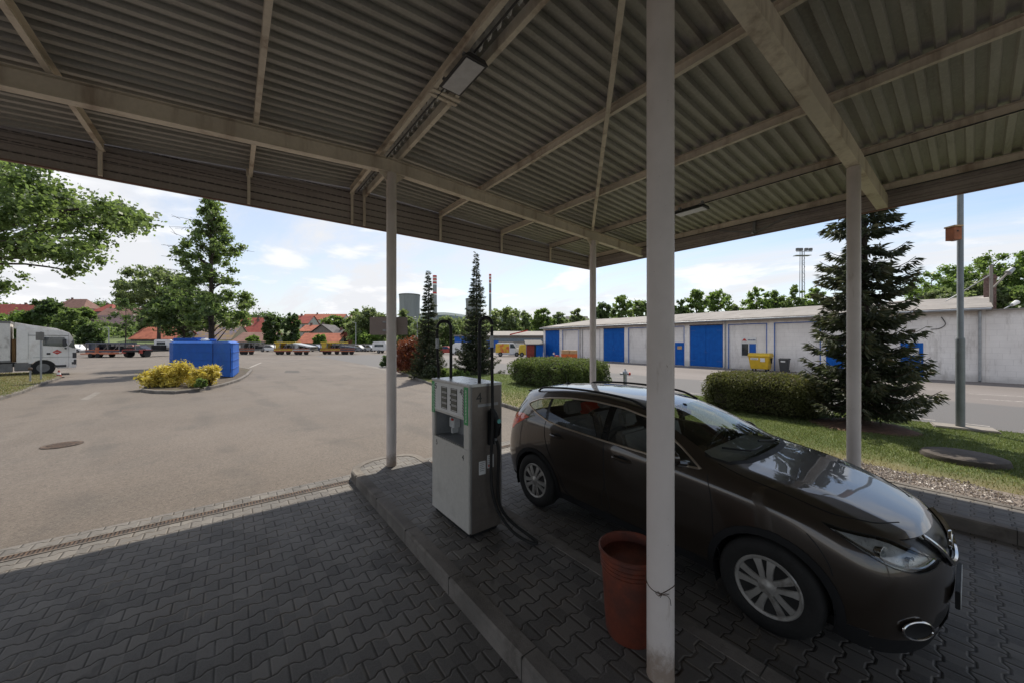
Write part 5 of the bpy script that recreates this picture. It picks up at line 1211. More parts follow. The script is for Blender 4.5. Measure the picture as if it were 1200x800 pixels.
b = MB()
for ya_, yb2, za, zb2 in ((10.36, 10.42, 1.02, 2.08), (11.42, 11.48, 1.02, 2.08), (10.89, 10.95, 1.08, 2.02), (10.42, 11.42, 1.02, 1.08), (10.42, 11.42, 2.02, 2.08)): b.box(HX+.05, HX+.099, ya_, yb2, za, zb2)
o = b.build('window_frame', M['white'], wn_); o.location = -Vector(hall.location)
b = MB(); b.box(HX+.06, HX+.0745, 10.43, 10.88, 1.09, 2.01); o = b.build('blind', M['bluep'], wn_); o.location = -Vector(hall.location)
sg_ = thing('wall_sign', (HX+.05, 10.95, 2.30), 'small white sign with a red cap emblem above the hall window', 'sign')
b = MB(); b.box(-.01, .045, -.55, .48, -.16, .20); b.build('board', M['white'], sg_, bevel=.004)
b = MB(); b.prism([(.10, -.06), (.42, -.06), (.46, -.02), (.38, .0), (.36, .08), (.28, .13), (.20, .09), (.16, .0), (.08, -.03)], -.016, -.0105, 'x'); b.build('emblem', M['red'], sg_)
b = MB(); random.seed(3); y = .02
while y > -.48: w = random.uniform(.03, .05); b.box(-.014, -.0105, y-w, y, -.04, random.choice((.03, .045, .06))); y -= w+.016
b.build('lettering', flat('navy_lettering', (.03, .05, .12), .6), sg_)
for y in (12.6, 28.4): b = MB(); b.tube([(HX-.07, y, 3.85), (HX-.07, y, .15), (HX-.16, y, .05)], .05, 8); b.build('downpipe', M['galv'], hall, world=True, smooth=True)
b = MB(); b.tube([(HX-.09, -.25, 3.85), (HX-.09, -.25, .12), (HX-.2, -.25, .05)], .055, 8); b.build('downpipe', M['galv'], hall, world=True, smooth=True)
b = MB(); b.box(HX-.02, HX-.001, 2.1, 2.4, 2.75, 2.9); b.build('vent', M['rust'], hall, world=True)
b = MB(); b.tube(sm([(HX-.03, 1.1, 3.6), (HX-.05, .95, 3.2), (HX-.04, 1.15, 2.95), (HX-.03, 1.5, 2.9)]), .018, 6); b.build('cable', M['black'], hall, world=True)
# roof: ragged bitumen sheets over a shallow mono pitch
random.seed(5); b = MB(); n = 46; xs = [HX-.42, HX-.40, HX+2.5, HX+6, HX+10.4]; vs = []
for i in range(n+1):
    y = HY0-.25+(HY1-HY0+.5)*i/n; j = random.uniform(-.05, .05)
    for k, x in enumerate(xs): vs.append((x+(j if k < 2 else 0), y, (3.93 if k == 0 else 4.06+(x-HX)*.135)+random.uniform(-.025, .03)))
b.add(vs, [(i*5+k, i*5+k+1, (i+1)*5+k+1, (i+1)*5+k) for i in range(n) for k in range(4)]); b.add([(HX-.40, HY0-.24, 3.925), (HX+10.4, HY0-.24, 3.925), (HX+10.4, HY1+.24, 3.925), (HX-.40, HY1+.24, 3.925)], [(3, 2, 1, 0)])
b.prism([(HX-.4, 3.927), (HX+10.38, 3.927), (HX+10.38, 5.42), (HX-.4, 3.99)], HY0-.24, HY0-.22, 'y'); b.prism([(HX-.4, 3.927), (HX+10.38, 3.927), (HX+10.38, 5.42), (HX-.4, 3.99)], HY1+.22, HY1+.24, 'y')
rf = b.build('roof', M['roofing'], hall, world=True)
b = MB(); b.tube([(HX-.5, HY0-.2, 3.93), (HX-.5, 12, 3.90), (HX-.5, HY1+.2, 3.86)], .065, 8); b.build('gutter', M['galv'], hall, world=True, smooth=True)
b = MB(); b.box(HX-.43, HX-.395, HY0-.2, HY1+.2, 3.90, 4.03); b.build('eave_board', gen('weathered_eave_board', (.17, .125, .10), .9, var=.35, vs=1.5, c2=(.34, .30, .27), c2amt=.4, c2scale=1.2), hall, world=True)
b = MB(); c = W(1160, 24.5); b.box(c.x-.26, c.x+.26, c.y-.26, c.y+.26, 4.2, 6.7); b.box(c.x-.31, c.x+.31, c.y-.31, c.y+.31, 6.45, 6.56); ch_ = b.build('chimney', M['brick'], rf); ch_.location = -Vector(hall.location)
# boundary wall to the right
wl_ = thing('boundary_wall', (HX+.12, HY0-.3, 0), 'plain white rendered wall with a flat top right of the garage hall', 'wall')
b = MB(); b.box(HX+.12, HX+.5, HY0-26, HY0-.005, -.05, 3.86); b.build('wall_panel', M['wall'], wl_, world=True); b = MB(); b.box(HX+.06, HX+.56, HY0-26, HY0-.01, 3.862, 3.93); b.build('coping', M['concrete'], wl_, world=True)
yl = thing('yard_lamp', W(1161.5, 21.2, 4.1), 'grey lamp arm on a short mast at the right end of the hall roof', 'lamp')
b = MB(); b.tube([(0, 0, -.1), (0, 0, 2.6)], .07, 8); b.build('mast', M['concrete'], yl)
o_ = W(1161.5, 21.2, 4.1); f_ = lambda px_, py_, Z=21.2: W(px_, Z, HZ(py_, Z))-o_
b = MB(); b.tube([f_(1164, 337), f_(1182, 319)], .05, 8); b.build('lamp_arm', M['concrete'], yl); b = MB(); b.tube([f_(1181, 320), f_(1187, 315)], [.16, .11], 8); b.build('lamp_head', M['galv'], yl)
b = MB(); b.tube([f_(1161, 322), f_(1128, 342, 22.4), f_(1108, 353, 22.6)], .03, 6); b.build('stay_wire', M['galv'], yl)
yl = thing('wall_lamp', W(1176, 20.3, 3.9), 'small white lamp on an arm above the plain boundary wall', 'lamp')
o_ = W(1176, 20.3, 3.9); b = MB(); b.tube([(0, 0, -.02), f_(1177, 362, 20.3), f_(1187, 357, 20.3)], .03, 6); b.build('lamp_arm', M['galv'], yl); b = MB(); b.tube([f_(1186, 357.5, 20.3), f_(1192, 354, 20.3)], [.09, .12], 8); b.build('lamp_head', M['white'], yl)
# ---- small things by the hall
def bin1100():
    t = thing('waste_container', (31.2, 9.75, 0), 'yellow wheeled waste container with white stickers by the hall window', 'container')
    b = MB(); b.add([(-.36, -.55, .17), (.36, -.55, .17), (.36, .55, .17), (-.36, .55, .17), (-.5, -.66, 1.08), (.5, -.66, 1.08), (.5, .66, 1.08), (-.5, .66, 1.08)], [(0, 1, 2, 3), (7, 6, 5, 4), (0, 4, 5, 1), (1, 5, 6, 2), (2, 6, 7, 3), (3, 7, 4, 0)]); b.build('bin_body', M['yellow'], t, bevel=.03, smooth=True)
    b = MB(); b.prism([(-.56, 1.085), (.54, 1.085), (.54, 1.16), (.30, 1.34), (-.30, 1.34), (-.56, 1.16)], -.70, .70, 'y'); b.build('lid', M['yellow'], t, bevel=.03, smooth=True)
    for y in (-.72, .66): b = MB(); b.box(-.1, .1, y, y+.06, .85, 1.0); b.box(-.05, .05, y+.0, y+.06, .6, .85); b.build('handle', M['black'], t)
    for x in (-.3, .3):
        for y in (-.42, .42): b = MB(); b.cyl((x, y-.03, .09), (x, y+.03, .09), .09, n=14); b.build('wheel', M['black'], t, smooth=True)
    b = MB(); b.add([(-.480, .50, .85), (-.480, .0, .85), (-.497, .0, 1.0), (-.497, .50, 1.0)], [(3, 2, 1, 0)]); b.add([(-.462, -.12, .72), (-.462, -.42, .72), (-.495, -.42, 1.0), (-.495, -.12, 1.0)], [(3, 2, 1, 0)]); b.build('sticker', M['white'], t)
    b = MB()
    for k in range(3): b.add([(-.492+.003*k, .44, .95-.035*k), (-.492+.003*k, .08, .95-.035*k), (-.494+.003*k, .08, .965-.035*k), (-.494+.003*k, .44, .965-.035*k)], [(3, 2, 1, 0)])
    b.build('sticker_writing', gy, t)
bin1100()
t = thing('wheelie_bin', (31.45, 8.35, 0), 'dark grey wheelie bin with white label beside the yellow container', 'bin')
b = MB(); b.add([(-.20, -.22, .06), (.22, -.22, .06), (.22, .22, .06), (-.20, .22, .06), (-.27, -.28, .88), (.27, -.28, .88), (.27, .28, .88), (-.27, .28, .88)], [(0, 1, 2, 3), (7, 6, 5, 4), (0, 4, 5, 1), (1, 5, 6, 2), (2, 6, 7, 3), (3, 7, 4, 0)]); b.build('bin_body', M['dark'], t, bevel=.02)
b = MB(); b.prism([(-.30, .885), (.32, .885), (.32, .97), (.1, 1.0), (-.30, .93)], -.30, .30, 'y'); b.build('lid', M['dark'], t, bevel=.01)
b = MB(); b.add([(-.262, .15, .72), (-.262, -.12, .72), (-.270, -.12, .83), (-.270, .15, .83)], [(3, 2, 1, 0)]); b.build('label', M['white'], t)
b = MB(); b.cyl((.2, -.27, .08), (.2, -.23, .08), .08, n=12); b.cyl((.2, .23, .08), (.2, .27, .08), .08, n=12); b.build('wheel', M['black'], t)
hp = W(732.5, 17.2, 0); t = thing('fire_hydrant', hp, 'grey pillar hydrant with a red side cap beyond the car roof', 'hydrant')
b = MB(); b.lathe([(.14, 0), (.14, .04), (.085, .06), (.085, .62), (.12, .64), (.12, .72), (.10, .78), (.04, .83), (.03, .90), (0, .90)], n=18); b.build('pillar', M['galv'], t, smooth=True)
b = MB(); r3 = Vector((CA, -SA, 0)); b.cyl(r3*-.10+Vector((0, 0, .66)), r3*-.24+Vector((0, 0, .66)), .055, n=12); b.cyl(r3*.1+Vector((0, 0, .66)), r3*.17+Vector((0, 0, .66)), .055, n=12); b.build('outlet', M['galv'], t); b = MB(); b.cyl(r3*.17+Vector((0, 0, .66)), r3*.25+Vector((0, 0, .66)), .075, n=12); b.build('cap', M['red'], t)
# lamp post with bird box
lp = W(1125.3, 8.72, LZ); t = thing('lamp_post', lp, 'grey green steel lamp post on a concrete slab in the lawn', 'lamp post')
b = MB(); b.lathe([(.078, -.05), (.078, 2.14), (.070, 2.18), (.056, 2.2), (.052, 8.2)], n=20); b.build('post', M['lamppost'], t, smooth=True)
b = MB(); b.box(-.55, .45, -.28, .28, -.05, .05); sb_ = b.build('base_slab', M['concrete'], t, bevel=.02); sb_.rotation_euler = (0, 0, 1.75)
b = MB(); b.tube([(0, 0, 8.15), (-.2, -.1, 8.6), (-1.0, -.5, 8.8)], .04, 8); b.build('arm', M['lamppost'], t)
b = MB()
for z, w in ((1.18, .05), (1.0, .03), (.72, .05)): b.box(-.02-w/2, .0+w/2, -.0802, -.0798, z, z+.04)
b.v = [((x*CA+y*-SA)*1.0, x*-SA-y*-CA*-1.0, z) for x, y, z in b.v]
bb = thing('bird_box', W(1118, 8.60, 4.62), 'orange brown wooden bird box with pale lid strapped to the lamp post', 'bird box', CAMROT)
b = MB(); b.box(-.10, .075, -.09, .09, 0, .30); b.build('box', M['wood'], bb); b = MB(); b.box(-.125, .08, -.12, .10, .302, .335); b.build('lid', M['woodlight'], bb); b = MB(); b.lathe([(.0, 0), (.022, 0)], n=12, axis='y'); b.v = [(x-.02, -.0912, z+.2) for x, y, z in b.v]; b.build('hole', M['black'], bb)
b = MB()
for z in (.02, .30): b.tube([Vector((.145+.062*math.cos(a), .12*0+.062*math.sin(a)+.1, z)) for a in [i*2*math.pi/16 for i in range(17)]], .006, 4, False)
b.build('strap', M['galv'], bb)
# ================================================================ FAR YARD, VEHICLES
def ct(name, px, Z, label, cat, z=0., yaw=0., group=None):       # thing whose local x runs to the right seen from the pump
    return thing(name, W(px, Z, z), label, cat, CAMROT+yaw, group)
M['vglass'] = gen('vehicle_glass', (.035, .045, .055), .08, var=.2, coat=.8, spec=.9)
M['vred'] = gen('faded_red_paint', (.36, .05, .035), .5, var=.2); M['vorange'] = gen('orange_frame_paint', (.36, .11, .05), .6, var=.25, vs=3)
M['vsilver'] = gen('silver_paint', (.42, .43, .44), .3, .5, var=.08); M['vdark'] = gen('dark_blue_paint', (.03, .04, .08), .35, var=.15, coat=.6)
M['vyellow'] = gen('yellow_paint', (.66, .46, .04), .4, var=.1); M['vgrey'] = gen('grey_chassis_paint', (.17, .165, .16), .6, var=.2)
def wheels(t, xs, r, y0, y1, wd=.22, name='wheel'):
    for x in xs:
        for y in (y0, y1):
            b = MB(); b.cyl((x, y-wd/2, r), (x, y+wd/2, r), r, n=20); w = b.build(name, M['rubber'], t, smooth=True)
            b = MB(); b.cyl((x, y-wd/2-.006, r), (x, y+wd/2+.006, r), r*.55, n=14); b.build('rim', M['vgrey'], w, smooth=True)
# articulated truck at the left edge
TY = 0.
t = ct('articulated_truck', 50, 23.3, 'dusty white articulated truck with red diamond emblem at the left of the yard', 'truck', yaw=.90)
TK0 = set(bpy.data.objects)
arch = [(.62-.0, .0)]
cab = [(-1.62, .86), (-1.62, 3.0), (1.25, 2.95), (1.75, 2.78), (1.98, 2.50), (2.12, 2.02), (2.24, 1.55), (2.26, .52), (2.18, .42), (.92, .42)]+[(.88*math.cos(a)+.02, .46+.56*math.sin(a)) for a in [math.pi*(.0+i/10) for i in range(11)]]+[(-.92, .86)]
b = MB(); b.prism(cab, 0, 2.3); b.build('cab', M['truckwhite'], t, bevel=.04)
b = MB(); b.prism([(-1.62, 3.003), (1.15, 2.962), (.9, 3.06), (-.7, 3.24), (-1.75, 3.40), (-1.78, 3.0)], .12, 2.2); b.build('roof_deflector', M['truckwhite'], t, bevel=.03)
b = MB(); b.prism([(.02, 1.93), (.02, 2.48), (1.42, 2.48), (1.66, 1.93), (1.2, 1.86)], -.012, .001); b.build('side_window', M['vglass'], t)
b = MB(); b.prism([(1.70, 1.9), (2.06, 2.38), (2.13, 1.95), (2.16, 1.75), (1.95, 1.78)], -.010, .001); b.build('corner_panel', M['vglass'], t)
b = MB(); b.add([(2.003, .12, 2.46), (2.003, 2.18, 2.46), (2.215, 2.18, 1.70), (2.215, .12, 1.70)], [(0, 1, 2, 3)]); b.build('windscreen', M['vglass'], t)
b = MB(); b.box(1.30, 1.56, -.25, -.06, 1.86, 2.36); b.box(1.42, 1.6, -.26, -.04, 1.70, 1.80); b.build('wing_mirror', M['dark'], t, bevel=.03)
b = MB(); b.box(.25, .5, -.012, .001, 1.35, 1.47); b.build('door_handle', M['black'], t)
b = MB(); b.prism([(.62, 1.52), (.94, 1.68), (1.26, 1.52), (.94, 1.36)], -.014, .001); em = b.build('emblem', M['red'], t)
b = MB()
for k in range(5): b.box(.78+k*.065, .81+k*.065, -.0185, -.0145, 1.49, 1.55)
b.build('emblem_lettering', M['white'], em)
b = MB()
for x in (-.9, .0, 1.72): b.box(x-.008, x+.008, -.006, .001, 1.1 if x < 1 else .5, 2.75)
b.box(-.9, 1.7, -.006, .001, 2.56, 2.60); b.box(-.6, 2.2, -.006, .001, 1.17, 1.19); b.build('panel_lines', M['vgrey'], t)
b = MB(); b.box(2.262, 2.27, .2, 2.1, 1.08, 1.42); b.box(2.262, 2.27, .2, 2.1, .62, .98); b.box(1.98, 2.24, -.008, .001, 1.10, 1.46); b.box(2.06, 2.24, -.008, .001, .66, 1.0); b.build('front_grille', M['dark'], t)
b = MB(); b.box(.75, 1.55, -.01, .001, .50, .66); b.build('step', M['dark'], t)
b = MB(); b.box(1.92, 2.2, -.012, -.009, .68, .84); b.build('headlight', M['vglass'], t)
TKS = [o for o in bpy.data.objects if o not in TK0]
wheels(t, (.02,), .50, .16, 2.1, .32); wheels(t, (-3.6,), .47, .3, 2.0, .5); TK1 = set(bpy.data.objects)
b = MB(); b.box(-5.2, -.75, .15, 2.15, .62, .84); b.build('chassis', M['dark'], t); b = MB(); b.box(-1.75, -.72, -.01, .3, .34, .855); b.build('fuel_tank', M['vgrey'], t, bevel=.04); b = MB(); b.box(-2.9, -1.85, -.01, .35, .30, .84); b.build('side_box', M['vgrey'], t, bevel=.03)
b = MB(); b.box(-14.5, -1.98, -.06, 2.42, .98, 3.42); tr_ = b.build('trailer', M['offwhite'], t, bevel=.02)
b = MB(); b.box(-14.5, -1.95, -.075, 2.435, 3.32, 3.46); b.box(-14.5, -1.95, -.075, 2.435, .90, 1.02); b.build('trailer_rail', M['vgrey'], tr_)
b = MB(); b.box(-1.93, -1.7, .5, 1.9, .9, 2.35); b.build('sunlit_gap_panel', M['carton'], t)  # tan panel added to colour the gap behind the cab as sunlit
for o in TKS+[o for o in bpy.data.objects if o not in TK1]:
    if o.parent == t: o.scale.x = .62
# traffic sign backs, post, cone
t = ct('road_sign', 48, 19.8, 'back of a small grey double road sign on a thin post before the truck', 'sign', z=.11)
b = MB(); b.tube([(0, 0, -.05), (0, 0, 2.62)], .035, 8); b.build('post', M['galv'], t); b = MB(); b.box(-.22, .16, -.055, -.035, 2.15, 2.60); b.box(-.02, .26, -.085, -.06, 2.2, 2.58); b.build('sign_plate', M['vgrey'], t)
t = ct('bollard', 35.5, 18.9, 'short rusty post at the kerb beside the road sign', 'post', z=.11); b = MB(); b.tube([(0, 0, -.05), (0, 0, .62)], .035, 8); b.build('post', M['galv'], t); b = MB(); b.blob((0, 0, .66), (.085, .085, .09), 10, .05); b.build('head', M['rust'], t)
t = ct('traffic_cone', 69, 21.9, 'small worn red and white cone on the ground in front of the truck wheel', 'cone')
b = MB(); b.box(-.16, .16, -.16, .16, 0, .04); b.build('base', M['black'], t); b = MB(); b.lathe([(.12, .04), (.085, .2)], n=14); b.lathe([(.055, .33), (.025, .46)], n=14); b.build('cone_body', M['vred'], t, smooth=True); b = MB(); b.lathe([(.085, .2005), (.055, .3295)], n=14); b.build('band', M['white'], t, smooth=True)
# blue container with lids
zf = .12; cpts = [(198.5, 23.4), (199.5, 22.7), (203, 22.2), (249.5, 21.8), (262, 21.1), (270, 20.8), (273, 21.0), (275, 21.6), (280, 24.2), (262, 26.0), (214, 26.0)]
base = W(235, 23.5, zf); t = thing('blue_container', base, 'bright blue steel tank enclosure with lids on top behind the yellow shrubs', 'container'); P2 = [(W(px_, Z_)-base) for px_, Z_ in cpts]
b = MB(); b.prism([(p.x, p.y) for p in P2], .04, 1.94, 'z'); b.build('tank_wall', M['bluep'], t)
b = MB(); n_ = len(P2); vs = [(p.x*k_, p.y*k_, z_) for k_, z_ in ((1.012, 1.9415), (1.012, 1.985), (.90, 2.10)) for p in P2]
b.add(vs, [(r_*n_+i, r_*n_+(i+1) % n_, (r_+1)*n_+(i+1) % n_, (r_+1)*n_+i) for r_ in (0, 1) for i in range(n_)]+[tuple(range(2*n_, 3*n_))]); b.build('rim', M['bluep'], t)
b = MB()
for z in (.5, .98, 1.45):
    for i in range(8):
        p, q = P2[i]*1.004, P2[i+1]*1.004; b.beam((p.x, p.y, z), (q.x, q.y, z), .03, .045)
b.build('rib', M['bluep'], t)
b = MB(); q = P2[3]*1.006; b.beam((q.x, q.y, .04), (q.x, q.y, 1.94), .05, .05, (0, 1, 0)); q = P2[5]*1.006; b.beam((q.x, q.y, .3), (q.x, q.y, 1.7), .035, .04, (0, 1, 0)); b.build('corner_strip', gen('dark_blue_seam', (.005, .02, .12), .5), t)
def upx(px_, Z_): return W(px_, Z_)-base
for a_, c_, Z_, h_, m_, dd in ((206, 236, 23.6, .26, 'bluep', .45), (244, 252, 23.4, .2, 'bluep', .4), (236.5, 243.5, 22.9, .24, 'white', .3), (226, 240, 24.6, .30, 'bluep', .3)):
    p, q = upx(a_, Z_), upx(c_, Z_); d = Vector((.75*SA+.66*-CA*0, CA, 0))*dd; b = MB(); b.prism([((p-d).x, (p-d).y), ((q-d).x, (q-d).y), ((q+d).x, (q+d).y), ((p+d).x, (p+d).y)], 2.06, 2.04+h_, 'z'); b.build('lid' if m_ == 'bluep' else 'white_hatch', M[m_], t, bevel=.09, smooth=True)
# lorry cab seen from behind
t = ct('lorry_tractor', 187, 54, 'white lorry tractor unit seen from behind left of the blue container', 'lorry')
b = MB(); b.prism([(-1.25, 1.25), (-1.3, 2.3), (-1.2, 2.5), (1.2, 2.5), (1.3, 2.3), (1.25, 1.25)], .4, 2.3); b.build('cab', M['white'], t, bevel=.06)
b = MB(); b.box(-.85, .45, .385, .399, 1.7, 2.15); b.build('rear_window', M['vglass'], t); b = MB(); b.box(-1.0, 1.0, -4.2, .38, .75, 1.0); b.box(-.65, .65, -.6, .37, 1.0, 1.65); b.build('chassis', M['black'], t)
for x in (-1.15, 1.15):
    b = MB(); b.cyl((x-.3, -3.2, .5), (x+.3, -3.2, .5), .5, n=18); b.build('wheel', M['rubber'], t, smooth=True); b = MB(); b.box(x-.35, x+.35, -3.8, -2.6, 1.02, 1.08); b.box(x-.3, x+.3, -3.9, -3.86, .55, 1.0); b.build('mudguard', M['vred'], t)
b = MB(); b.box(.9, 2.1, 2.4, 5.2, .4, 2.75); b.build('side_trailer', M['offwhite'], t, bevel=.05)
# car transporters
def transporter(px, Z, Wd, H, label, m1, m2, yaw=0, tilt=0.):
    t = ct('car_transporter', px, Z, label, 'car transporter', yaw=yaw, group='car transporters parked along the far fence'); w = Wd/2
    b = MB(); b.box(-w, w, -1.2, 1.2, .72, .92); b.build('lower_deck', m1, t); b = MB(); b.box(-w*.96, w*.96, -1.25, -1.2, .5, .7); b.box(-w*.98, w*.98, -1.27, -1.21, .93, 1.05); b.build('side_rail', m2, t)
    b = MB(); b.add([(-w, -1.15, H-.22), (w, -1.15, H-.22-tilt), (w, 1.15, H-.22-tilt), (-w, 1.15, H-.22), (-w, -1.15, H), (w, -1.15, H-tilt), (w, 1.15, H-tilt), (-w, 1.15, H)], [(0, 1, 2, 3), (7, 6, 5, 4), (0, 4, 5, 1), (1, 5, 6, 2), (2, 6, 7, 3), (3, 7, 4, 0)]); b.build('upper_deck', m1, t)
    for x in (-w*.95, -w*.35, w*.3, w*.92):
        for y in (-1.12, 1.12):
            b = MB(); b.beam((x, y, .9), (x+random.uniform(-.15, .15), y, H-.1-tilt*(x+w)/Wd), .10, .10, (0, 1, 0)); b.build('post', M['vgrey'], t)
    for k in range(3): x = -w*.6+k*w*.6; b = MB(); b.beam((x, -1.14, .95), (x+w*.35, -1.14, H-.25-tilt*.5), .06, .06, (0, 1, 0)); b.build('brace', M['vgrey'], t)
    b = MB(); b.box(-w*.2, w*.25, -.7, 1.1, .93, H-.55); b.box(w*.45, w*.85, -.4, 1.1, .93, H-.75); b.build('loaded_crates', M['black'], t, bevel=.05)
    b = MB(); b.box(-w*.95, -w*.45, -.9, .9, .93, H-.2); b.build('machinery_box', m1 if m1 is not M['vyellow'] else M['vyellow'], t)
    for s_ in (-.6, -.2, .5):
        b = MB(); b.cyl((w*s_, -1.18, .36), (w*s_, -.95, .36), .36, n=16); b.build('wheel', M['rubber'], t, smooth=True)
    return t
random.seed(9)
transporter(131, 52, 4.9, 2.05, 'dark car transporter with orange ramp, leftmost of the transporters', M['vdark'], M['vorange'])
t = ct('ramp_trailer', 119, 50, 'low orange ramp trailer in front of the leftmost transporter', 'trailer'); b = MB(); b.box(-1.9, 1.9, -.9, .9, .45, .6); b.build('deck', M['vorange'], t); b = MB(); b.prism([(.1, .62), (.5, .62), (.6, 1.4), (.2, 1.4)], -.9, -.8); b.build('ramp', M['vorange'], t)
for x in (-.5, .5): b = MB(); b.cyl((x, -.95, .3), (x, -.75, .3), .3, n=14); b.build('wheel', M['rubber'], t)
transporter(295, 62, 2.8, 2.1, 'short white topped transporter just right of the blue container', M['vgrey'], M['vorange'])
transporter(337, 62, 3.2, 2.1, 'yellow and orange transporter below the left round tree', M['vyellow'], M['vorange'])
transporter(358, 61, 2.9, 1.95, 'grey transporter with steeply sloping deck beside the yellow one', M['vsilver'], M['vorange'], tilt=.6)
transporter(392, 63, 3.8, 2.1, 'long yellow headed transporter near the middle of the far fence', M['vyellow'], M['vorange'])
transporter(411, 62, 2.5, 1.5, 'low dark transporter trailer at the right end of the row', M['vdark'], M['vorange'], tilt=.3)
def fcar(px, Z, label, mat, L=4.2, H=1.42, van=False, yaw=0., cat='car', name='distant_car', two=None):
    t = ct(name, px, Z, label, cat, yaw=yaw); h = L/2
    pr = [(-h, .35), (-h, .75*H*.8), (-h*.92, H*.92), (-h*.8, H), (h*.38, H), (h*.62, H*.62), (h*.95, H*.5), (h, .4), (h*.9, .25), (-h*.9, .25)] if van else [(-h, .35), (-h*.98, .8), (-h*.62, .92), (-h*.42, H), (h*.12, H), (h*.48, .92), (h*.9, .78), (h, .45), (h*.95, .28), (-h*.95, .28)]
    b = MB(); b.prism(pr, -.85, .85); b.build('body', mat, t, bevel=.07, smooth=True)
    if van: gp = [(h*.12, H*.60), (h*.12, H*.9), (h*.36, H*.9), (h*.55, H*.60)]
    else: gp = [(-h*.55, .93), (-h*.38, H-.06), (h*.08, H-.06), (h*.38, .93)]
    b = MB(); b.prism(gp, -.862, .862); b.build('window', M['vglass'], t)
    if van: b = MB(); b.add([(h*.40, -.76, H*.975), (h*.40, .76, H*.975), (h*.625, .76, H*.635), (h*.625, -.76, H*.635)], [(0, 1, 2, 3)]); b.build('windscreen', M['vglass'], t)
    wheels(t, (-h*.62, h*.62), .32, -.80, .80, .2)
    return t
fcar(90, 74, 'small white van by the far fence right of the truck cab', M['white'], 3.6, 1.6)
fcar(166, 74, 'blue hatchback by the grey wall left of the white lorry', M['vdark'], 3.6, 1.4)
fcar(158.5, 78, 'dark red car low behind the leftmost transporter', M['vred'], 3.4, 1.4)
fcar(279, 76, 'silver car beside the right edge of the blue container', M['vsilver'], 4.0)
fcar(318, 78, 'white hatchback between two transporters at the fence', M['white'], 4.4)
fcar(371, 79, 'dark blue car between the sloping transporter and the long yellow one', M['vdark'], 4.2, 1.5)
fcar(421, 79, 'white car right of the low dark trailer', M['white'], 2.8); fcar(427.5, 82, 'black car left of the caravan', M['black'], 3.4); fcar(433.5, 79, 'silver car touching the caravan', M['vsilver'], 2.4)
t = ct('caravan', 446, 69, 'white caravan at the far side of the yard beside the column', 'caravan'); b = MB(); b.prism([(-1.25, .5), (-1.3, 1.6), (-1.1, 2.15), (1.2, 2.2), (1.35, 1.5), (1.3, .5)], -1, 1.1); b.build('body', M['white'], t, bevel=.08); b = MB(); b.box(-.8, .9, -1.015, -.99, 1.2, 1.65); b.build('window', M['vglass'], t); wheels(t, (0,), .3, -.95, .95)
# vans by the workshop
t = fcar(596, 54, 'white delivery van with yellow and orange picture panel near the workshop', M['white'], 3.9, 2.05, True, cat='van', name='delivery_van')
vm = MT('picture_panel'); vm.color(vm.mix(vm.noise(1.6, 4, .6).ramp(.45, .6), (.68, .44, .03), (.62, .14, .04))); b = MB(); b.box(-1.92, .12, -.872, -.855, .55, 1.86); b.build('side_panel', vm.m, t)
fcar(617, 53, 'yellow van partly hidden by the red shed door', M['vyellow'], 2.3, 1.75, True, cat='van', name='delivery_van'); fcar(609, 60, 'grey van behind the two delivery vans', M['vsilver'], 3.6, 1.9, True, cat='van', name='delivery_van')
fcar(545, 60, 'white van half hidden by the taller pointed spruce', M['white'], 4.2, 1.9, True, cat='van', name='delivery_van'); fcar(524, 62, 'small red car seen left of the pointed spruce', M['vred'], 3.0, 1.4)
# cargo tricycle
t = ct('motor_cart', 661, 38.5, 'small orange red motor cart with tan boards parked by the hall', 'cart')
b = MB(); b.box(-.25, 1.35, -.5, .5, .42, .88); b.build('cargo_box', M['orange'], t, bevel=.02); b = MB(); b.box(-.22, .48, -.49, .49, .885, 1.28); b.box(.52, 1.34, -.49, .49, .885, 1.26); b.build('boards', M['carton'], t); wheels(t, (.1, 1.0), .26, -.5, .5, .12)
b = MB(); b.tube([(-.3, 0, .5), (-.75, 0, .45), (-1.0, 0, .75), (-1.1, 0, 1.05)], .05, 6); b.blob((-.75, 0, .55), (.28, .14, .22), 10, .1); b.tube([(-1.1, -.25, 1.0), (-1.1, .25, 1.0)], .02, 6); b.build('engine_unit', M['vred'], t, smooth=True); b = MB(); b.cyl((-1.1, -.05, .28), (-1.1, .05, .28), .28, n=16); b.build('front_wheel', M['rubber'], t); b = MB(); b.cyl((-1.15, -.1, .9), (-1.05, .1, .9), .09, n=10); b.build('headlight', M['white'], t)
# shed next to the hall
o = W(618, 45.5); t = thing('lean_to_shed', o, 'small lean to shed with a rusty red door at the left end of the hall', 'shed', CAMROT)
b = MB(); b.prism([(0, 0), (4, 0), (4, 2.3), (0, 1.83)], 0, 2.0, 'x'); b.build('wall', M['bluedoor'], t); b = MB(); b.box(-.12, .88, -.03, -.002, .02, 1.76); d = b.build('door', gen('rusty_red_door', (.22, .03, .02), .7, var=.2), t); b = MB(); b.box(.89, 1.1, -.02, -.002, .02, 1.76); b.build('gap', M['black'], t)
b = MB(); b.prism([(-.2, 1.80), (4.2, 2.34), (4.2, 2.40), (-.2, 1.88)], -.25, 2.05, 'x'); b.build('roof', gen('shed_roof_felt', (.13, .12, .11), .9, var=.2, vs=2), t)
